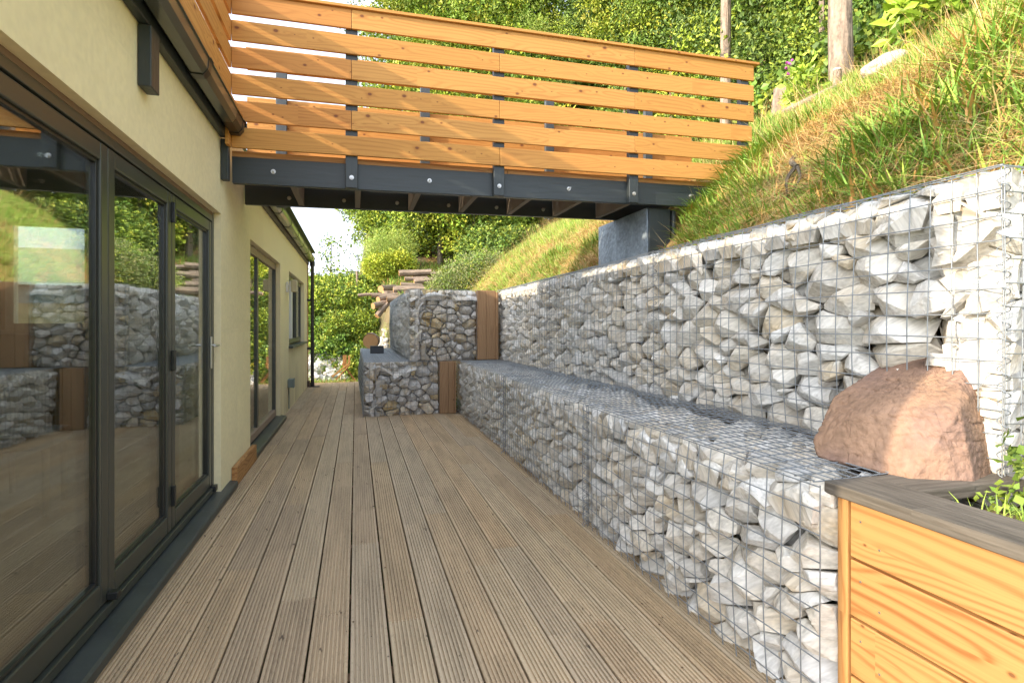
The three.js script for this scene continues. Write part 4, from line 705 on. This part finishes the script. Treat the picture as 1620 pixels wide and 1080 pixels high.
// ---------------------------------------------------------------- grass on the bank
// a patch of turf: n blades over a square of side "side", heights h0..h1, colours from a weighted palette
function turf(seed, n, side, h0, h1, bend, wid, pal) {
  const r = RNG(seed), pos = [], col = [], sum = pal.reduce((a, p) => a + p[3], 0), S = 3;
  for (let i = 0; i < n; i++) {
    let k0 = r() * sum, c = pal[0]; for (const p of pal) { if ((k0 -= p[3]) < 0) { c = p; break; } } const tn = .75 + .5 * r();
    const a = r() * 6.28, x0 = (r() - .5) * side, z0 = (r() - .5) * side, L = lerp(h0, h1, r()), bd = bend * (.3 + r()), dx = Math.cos(a), dz = Math.sin(a), sx = -dz, sz = dx, w0 = wid * (.6 + .8 * r()); let prev = null;
    for (let k = 0; k <= S; k++) { const f = k / S, out = L * bd * f * f, y = L * f * (1 - .42 * bd * f), w = w0 * (1 - Math.pow(f, 1.7)) / 2; const l = [x0 + dx * out + sx * w, y, z0 + dz * out + sz * w], q = [x0 + dx * out - sx * w, y, z0 + dz * out - sz * w]; if (prev) { pos.push(...prev[0], ...prev[1], ...q); if (k < S) pos.push(...prev[0], ...q, ...l); } prev = [l, q]; }
    for (let k = 0; k < (S * 2 - 1) * 3; k++) col.push(c[0] * tn, c[1] * tn, c[2] * tn);
  }
  const g = new THREE.BufferGeometry(); g.setAttribute('position', new THREE.Float32BufferAttribute(pos, 3)); g.setAttribute('color', new THREE.Float32BufferAttribute(col, 3)); g.computeVertexNormals(); return g;
}
function strew(name, label, geo, n, seed, place) {
  const im = new THREE.InstancedMesh(geo, bladeMat, n), r = RNG(seed), up = V3(0, 1, 0), q2 = new THREE.Quaternion(); let k = 0, tries = 0;
  while (k < n && tries++ < n * 15) {
    const p = place(r); if (!p) continue; const y = ground(p.X, p.t), e = .12, nx = (ground(p.X - e, p.t) - ground(p.X + e, p.t)) / (2 * e), nz = (ground(p.X, p.t + e) - ground(p.X, p.t - e)) / (2 * e);
    q2.setFromUnitVectors(up, V3(clamp(nx, -1, 1) * (p.tilt ?? .8), 1, clamp(nz, -1, 1) * (p.tilt ?? .8)).normalize()); _q.setFromAxisAngle(up, r() * 6.28).premultiply(q2);
    _m.compose(W3(p.X, y + (p.up ?? -.012), p.t), _q, V3(p.s, p.s * (p.h ?? 1), p.s)); im.setMatrixAt(k, _m); const v = .85 + .3 * r(); im.setColorAt(k, _c.setRGB(v, v, v)); k++;
  }
  im.count = k; shadow(im); im.name = numbered(name); im.userData = { kind: 'stuff', label }; scene.add(im);
}
{
  const G = [[.235, .38, .045, 1], [.18, .33, .045, 1], [.33, .42, .06, .8]], D = [[.54, .34, .12, 1], [.48, .26, .08, .9], [.58, .44, .20, .5]];
  const w = (P, k) => P.map((p) => [p[0], p[1], p[2], p[3] * k]);
  const clear = (X, t) => (t > TB - .2 && t < 5.3 && X < 3.3) || (X > 2.3 && X < 3.0 && t > 4.2 && t < 5.55);
  const dryness = (X, t) => { const p = fbm(X * .8, t * .8, 201, 4); return clamp(sstep(4.15, 3.0, X + (p - .5) * 2.2) * lerp(.45, 1, sstep(1.3, 2.1, t)) + (p > .6 ? .22 : .06)) * lerp(1, .6, sstep(6.5, 8.5, t)); };
  const place = (r, f) => { const X = 2.42 + 5.4 * Math.pow(r(), 1.15), t = .95 + 14.5 * Math.pow(r(), 1.35); return clear(X, t) || !f(dryness(X, t), r, X, t) ? null : { X, t, s: .8 + .45 * r(), h: .7 + .6 * vn(X * 1.3, t * 1.3, 9) }; };
  strew('meadow_grass', 'long green grass covering the hillside', turf(1101, 115, .36, .07, .19, .65, .0056, [...w(G, 1), ...w(D, .07)]), 2100, 1102, (r) => place(r, (d, r2) => r2() > d * 1.05));
  strew('mixed_grass', 'mixed green and straw coloured grass on the hillside', turf(1103, 115, .36, .06, .17, .75, .0052, [...w(G, .8), ...w(D, .5)]), 1300, 1104, (r) => place(r, (d, r2) => r2() > Math.abs(d - .45) * 1.5));
  strew('straw_grass', 'matted dry straw on the lower bank above the stone wall', turf(1111, 115, .34, .07, .2, 1.5, .0045, [...w(D, 1), ...w(G, .12)]), 1150, 1112, (r) => { const p = place(r, (d, r2, X) => r2() < d * 1.1 - .25 && X < 4.6); if (p) p.up = -.03; return p; });
  strew('coarse_grass', 'broad bladed green grass tufts along the top of the stone wall', turf(1121, 26, .16, .10, .26, .85, .011, w(G, 1)), 330, 1122, (r) => { const X = 2.36 + .5 * r(), t = 1.0 + 6.8 * Math.pow(r(), 1.1); if (clear(X, t) || vn(t * 1.4, X, 77) < (t > 2.5 && t < 4 ? .72 : .40)) return null; return { X, t, s: .7 + .5 * r(), tilt: .5 }; });
  strew('coarse_grass', 'broad bladed green grass tufts around the pier and bridge end', turf(1125, 30, .18, .14, .32, .85, .011, [...w(G, 1), ...w(D, .2)]), 120, 1126, (r) => { const X = 2.95 + .75 * r(), t = 3.55 + .75 * r(); return { X, t, s: .8 + .5 * r(), tilt: .4 }; });
  strew('coarse_grass', 'broad bladed green grass tufts on the slope beside the near end of the wall', turf(1131, 26, .2, .12, .3, .9, .013, [...w(G, 1), ...w(D, .12)]), 330, 1132, (r) => { const X = 2.4 + 2.1 * r(), t = .95 + 1.5 * r(); if (X - 2.4 > (2.5 - t) * 1.7) return null; return { X, t, s: .75 + .5 * r(), tilt: .5 }; });
  strew('seed_stem_grass', 'thin pale flowering grass stems along the bank', turf(1141, 9, .5, .22, .5, .4, .003, w(D, 1)), 620, 1142, (r) => place(r, (d, r2, X) => X > 2.6));
  strew('bank_grass', 'rough grass and weeds on the bank at the end of the garden', turf(1151, 45, .4, .08, .24, .8, .010, [...w(G, .6), ...w(D, .4)]), 560, 1152, (r) => { const X = -3 + 6.5 * r(), t = 12.6 + 5 * r(); if (X < .9 && t < 13.0 && X > .0) return null; if (X > .6 && t < 12.9) return null; return { X, t, s: .8 + .5 * r(), tilt: .6 }; });
  strew('dry_grass', 'short dry yellowing grass at the far edge of the deck', turf(1161, 60, .4, .05, .13, .8, .007, [...w(D, 1), ...w(G, .5)]), 45, 1162, (r) => ({ X: -.85 + .9 * r(), t: 12.7 + .9 * r(), s: 1 }));
}
{
  // planting in the raised bed
  const p = thing('weed', 'leafy weeds and grass growing in the planter beside the boulder', 'plant', [1.85, .655, 1.0]); const r = RNG(1201);
  const im = new THREE.InstancedMesh(turf(1202, 7, .05, .06, .15, .7, .007, [[.18, .28, .035, 1], [.25, .33, .05, 1]]), bladeMat, 46); for (let i = 0; i < 46; i++) { _q.setFromEuler(_e.set(0, r() * 6.28, 0)); const s = .6 + .5 * r(); _m.compose(V3(-.2 + .75 * r(), -.01, -.16 + .6 * r()), _q, V3(s, s, s)); im.setMatrixAt(i, _m); const k = .8 + .4 * r(); im.setColorAt(i, _c.setRGB(k, k, k)); } im.name = 'blades'; im.userData = { kind: 'stuff' }; shadow(im); p.add(im);
  crown(p, 'leaves', [[.05, .05, -.12, .16, .06, .08], [.12, .16, -.16, .1, .1, .05]], 12, ivy, leafMat, [[.16, .26, .03], [.20, .30, .04]], 1203, .36);
}
// ---------------------------------------------------------------- logs, stump, stones, posts, sawhorse
function log(name, label, a, b, r0, extra = {}) {
  const g = thing(name, label, 'log', [(a.x + b.x) / 2, (a.y + b.y) / 2 - r0, -(a.z + b.z) / 2], extra), o = g.position.clone(), A = a.clone().sub(o), B = b.clone().sub(o), m = A.clone().lerp(B, .5).add(V3(0, (R0() - .5) * .03, (R0() - .5) * .03));
  limb(g, 'bark', [A, m, B], r0, r0 * (.86 + .1 * R0()), barkPale, 12, 12);
  const d = B.clone().sub(A).normalize(), q = new THREE.Quaternion().setFromUnitVectors(V3(0, 0, 1), d);
  for (const [e, s] of [[A, -1], [B, 1]]) { const c = new THREE.CircleGeometry(r0 * .97, 14); if (s < 0) c.rotateY(Math.PI); c.applyQuaternion(q).translate(e.x + d.x * s * .001, e.y + d.y * s * .001, e.z + d.z * s * .001); part(g, 'cut_end', c, cutMat, true); }
}
const cutMat = std({ name: 'cut_wood', roughness: .9, map: tex(128, 128, (u, v) => { const d = Math.hypot(u - .5, v - .5) * 2, k = .5 + .5 * Math.sin(d * 60 + 4 * fbm(u * 4, v * 4, 1301, 3)); return mix3([.55, .33, .15], [.40, .20, .08], k * .6 + .3 * fbm(u * 20, v * 20, 1303, 2)); }) });
{
  const L = (label, x0, y0, x1, y1, t, r, dt = 0) => { const a = atT(x0, y0, t), b = atT(x1, y1, t + dt); log('log', label, W3(...a), W3(...b), r, { group: 'logs stacked above the end gabions' }); };
  const at = 13.4;
  L('uppermost thick straight log of the stack beside the cotoneaster', 631, 432, 682, 430, 14.6, .085);
  L('log lying under the uppermost log of the stack', 640, 441, 676, 440, 14.5, .06); L('reddish log under the second log, behind the cotoneaster', 655, 446, 690, 443, 14.2, .085);
  L('thin pale log in the middle of the stack', 634, 450, 668, 452, 14.0, .055); L('stubby log with its cut end turned to the house', 602, 457, 626, 455, 13.8, .085, .6);
  L('thick log low in the stack, just above the end gabion', 622, 459, 672, 458, 13.5, .10); L('long thin pole lying at the left of the stack', 566, 467, 602, 466, 13.7, .04);
  L('pale pole lying in front of the stack', 588, 467, 636, 468, 13.3, .055); L('short upright leaning log at the front of the stack', 606, 492, 612, 462, 13.2, .06, .2); L('bottom log resting behind the rounded gabion', 612, 472, 650, 474, 13.0, .08); L('short log at the stack foot above the loose stones', 590, 484, 618, 478, 12.9, .075, .3);
  L('peeled log lying askew at the left end of the stack', 598, 474, 640, 464, 13.1, .075, .5); L('short split log wedged under the stubby log', 606, 464, 634, 463, 13.6, .07, .2); L('knotty log at the right of the stack in the shrub', 652, 436, 700, 434, 14.8, .08); L('mossy log along the rim behind the upper end gabion', 640, 466, 700, 464, 13.0, .09); L('slanting log propped against the stack front', 596, 500, 622, 470, 12.9, .065, .3);
  const e = atT(585, 530, 12.2), y = .735 + .17; log('cut_log', 'thick cut log round lying on the ledge of the low end gabion', W3(.30, y, 11.95), W3(.36, y, 12.35), .165);
  const b = thing('ledge_box', 'small dark box on the ledge of the low end gabion', 'box', [.36, .737, 9.9]); const bm = std({ name: 'dark_box', color: lin(.03, .035, .045), roughness: .4 });
  part(b, 'case', bx(.245, .475, .742, .86, 9.8, 10.0, .008), bm); part(b, 'lid', bx(.24, .48, .861, .875, 9.795, 10.005, .006), bm);
  // stump, fallen log, pale rock and root on the bank
  const onHill = (px, X) => [X, onCrest(px, X)];
  { const [X, t] = onHill(1236, 6.3), y = ground(X, t); const s = thing('stump', 'sawn tree stump standing in the grass at the bank crest', 'stump', [X, y - .1, t]); limb(s, 'bark', [V3(0, 0, 0), V3(.01, .25, 0), V3(.02, .55, .01)], .16, .125, barkPale, 8, 14); part(s, 'cut_end', new THREE.CircleGeometry(.122, 16).rotateX(-Math.PI / 2).translate(.02, .552, .01), cutMat, true); }
  { const [X, t] = onHill(1300, 5.9), y = ground(X, t); log('fallen_log', 'fallen pale log lying in the grass below the crest', W3(X - .1, y + .08, t + .55), W3(X + .1, y + .16, t - .35), .06); }
  { const [X, t] = onHill(1325, 6.0), y = ground(X, t); const s = thing('marker_post', 'short white stub post beside the fallen log', 'post', [X, y - .05, t]); part(s, 'shaft', new THREE.CylinderGeometry(.05, .055, .36, 10).translate(0, .18, 0), barkPale, true); part(s, 'cap', new THREE.CylinderGeometry(.044, .05, .02, 10).translate(0, .37, 0), white, true); }
  const rr = RNG(1401);
  { const [X, t] = onHill(1400, 5.2), g = mergeVertices(new THREE.IcosahedronGeometry(1, 8).deleteAttribute('uv').deleteAttribute('normal'), 1e-5), p = g.attributes.position, v = V3(), col = [], uv = []; for (let i = 0; i < p.count; i++) { v.fromBufferAttribute(p, i); const k = 1 + .5 * (fbm3(v.x * 1.6 + 7, v.y * 1.6 + 7, v.z * 1.6 + 7, 1403, 4) - .5); p.setXYZ(i, v.x * .24 * k, v.y * .1 * k, v.z * .2 * k); col.push(.62, .52, .44); uv.push(v.x, v.y + v.z); } g.setAttribute('color', new THREE.Float32BufferAttribute(col, 3)); g.setAttribute('uv', new THREE.Float32BufferAttribute(uv, 2)); g.computeVertexNormals(); const m = top('field_stone', g, stoneMat, 'flat pinkish field stone lying in the grass below the laurel', 'stone'); m.position.set(X, ground(X, t) + .13, -t); m.rotation.z = .5; }
  { const t = 2.75, X = 2.62, y = ground(X, t), s = thing('root', 'weathered grey root poking out of the bank above the wall', 'root', [X, y, t]); limb(s, 'root_limb', [V3(.2, .24, -.22), V3(.02, .14, -.05), V3(-.1, .06, .12)], .022, .014, barkGrey, 8, 7); limb(s, 'root_fork', [V3(-.09, .07, .1), V3(-.16, -.02, .1), V3(-.17, -.12, .12)], .013, .006, barkGrey, 6, 6); limb(s, 'root_fork', [V3(-.1, .06, .12), V3(-.14, -.03, .18), V3(-.18, -.1, .17)], .011, .005, barkGrey, 6, 6); }
  { const X = 6.1, t = onCrest(1247, X), y = ground(X, t), f = thing('foxglove', 'single purple foxglove flower spike on the bank crest', 'flower', [X, y, t]); limb(f, 'stem', [V3(0, 0, 0), V3(.01, .4, 0), V3(.02, .85, .01)], .008, .005, std({ name: 'green_stem', color: lin(.1, .16, .03), roughness: .8 }), 8, 6); const pm = std({ name: 'purple_petals', color: lin(.45, .08, .36), roughness: .7 }); for (let i = 0; i < 9; i++) { const a = i * 2.4; part(f, 'bloom', new THREE.ConeGeometry(.022, .055, 8, 1, true).rotateZ(2.2).rotateY(a).translate(.02 + Math.cos(a) * .035, .62 + i * .03, Math.sin(a) * .035), pm, true); } }
  // fence posts in the undergrowth
  const fp = (label, px, py0, py1, t, r) => { const a = atT(px, py1, t), s = thing('wooden_post', label, 'post', [a[0], Math.min(a[1], ground(a[0], t)), t]), h = atT(px, py0, t)[1] - s.position.y; limb(s, 'shaft', [V3(0, 0, 0), V3(.01, h * .5, 0), V3(-.01, h, 0)], r, r * .95, barkPale, 6, 9); part(s, 'top_face', new THREE.CircleGeometry(r * .9, 10).rotateX(-Math.PI / 2).translate(-.01, h + .002, 0), cutMat, true); };
  fp('weathered wooden fence post in the undergrowth of the end bank', 565, 429, 452, 16.0, .037); fp('thin tall pole standing behind the cotoneaster under the bridge', 749, 320, 392, 16.5, .05);
  // sawhorse at the end of the deck
  const sx = thing('sawhorse', 'folded pale timber sawhorse standing on the yellow grass past the deck', 'sawhorse', [-.22, -.12, 12.95]), k = pine[0], P = (px, py, t) => W3(...atT(px, py, t));
  for (const dt of [0, .16]) { part(sx, 'leg', bar(P(525, 596, 12.95 + dt), P(554, 573, 12.95 + dt), .05, .035, .004), k); part(sx, 'leg', bar(P(541, 575, 12.99 + dt), P(561, 601, 12.99 + dt), .05, .035, .004), pine[1]); }
  part(sx, 'brace', bar(P(531, 601, 12.91), P(553, 577, 12.91), .045, .03, .004), pine[2]); part(sx, 'panel', bx(-.285, -.20, .33, .56, 13.02, 13.05, .005, 1, .6, 6), pine[1]); part(sx, 'panel', bx(-.17, -.12, .35, .55, 13.02, 13.05, .005, 1, .6, 6), pine[0]);
  // heaps of white stones
  const heap = (label, n, f) => { const h = thing('stone_heap', label, 'stones', [...f(.5, .5), 0].length ? [f(.5, .5)[0], ground(...f(.5, .5)) - .02, f(.5, .5)[1]] : 0), r = RNG(n * 7 + 3); const geos = [0, 1, 2, 3, 4, 5].map((s) => { const q = RNG(1500 + s), g = new THREE.IcosahedronGeometry(1, 1), p = g.attributes.position, m = new Map(); for (let i = 0; i < p.count; i++) { const key = [p.getX(i), p.getY(i), p.getZ(i)].map((x) => x.toFixed(3)).join(); if (!m.has(key)) m.set(key, .72 + .5 * q()); const w = m.get(key); p.setXYZ(i, p.getX(i) * w * 1.2, p.getY(i) * w * .8, p.getZ(i) * w); } g.computeVertexNormals(); g.setAttribute('color', new THREE.Float32BufferAttribute(new Float32Array(p.count * 3).fill(.6 + .1 * q()), 3)); return g; });
    for (let i = 0; i < n; i++) { const [X, t] = f(r(), r()), m = shadow(new THREE.Mesh(geos[i % 6], stoneMat)); m.name = 'stone'; const s = .05 + .05 * r(); m.scale.setScalar(s); m.rotation.set(r() * 6, r() * 6, r() * 6); m.position.set(X, ground(X, t) + s * (.3 + .8 * r()), -t).sub(h.position); h.add(m); } };
  heap('heap of loose white stones at the foot of the end bank beside the downpipe', 130, (a, b) => [-1.15 + .95 * a, 13.55 + .8 * b]);
  heap('loose white stones sloping down behind the rounded end gabion', 110, (a, b) => [.15 + .55 * a, 12.55 + 1.3 * b]);
}
renderer.render(scene, camera);
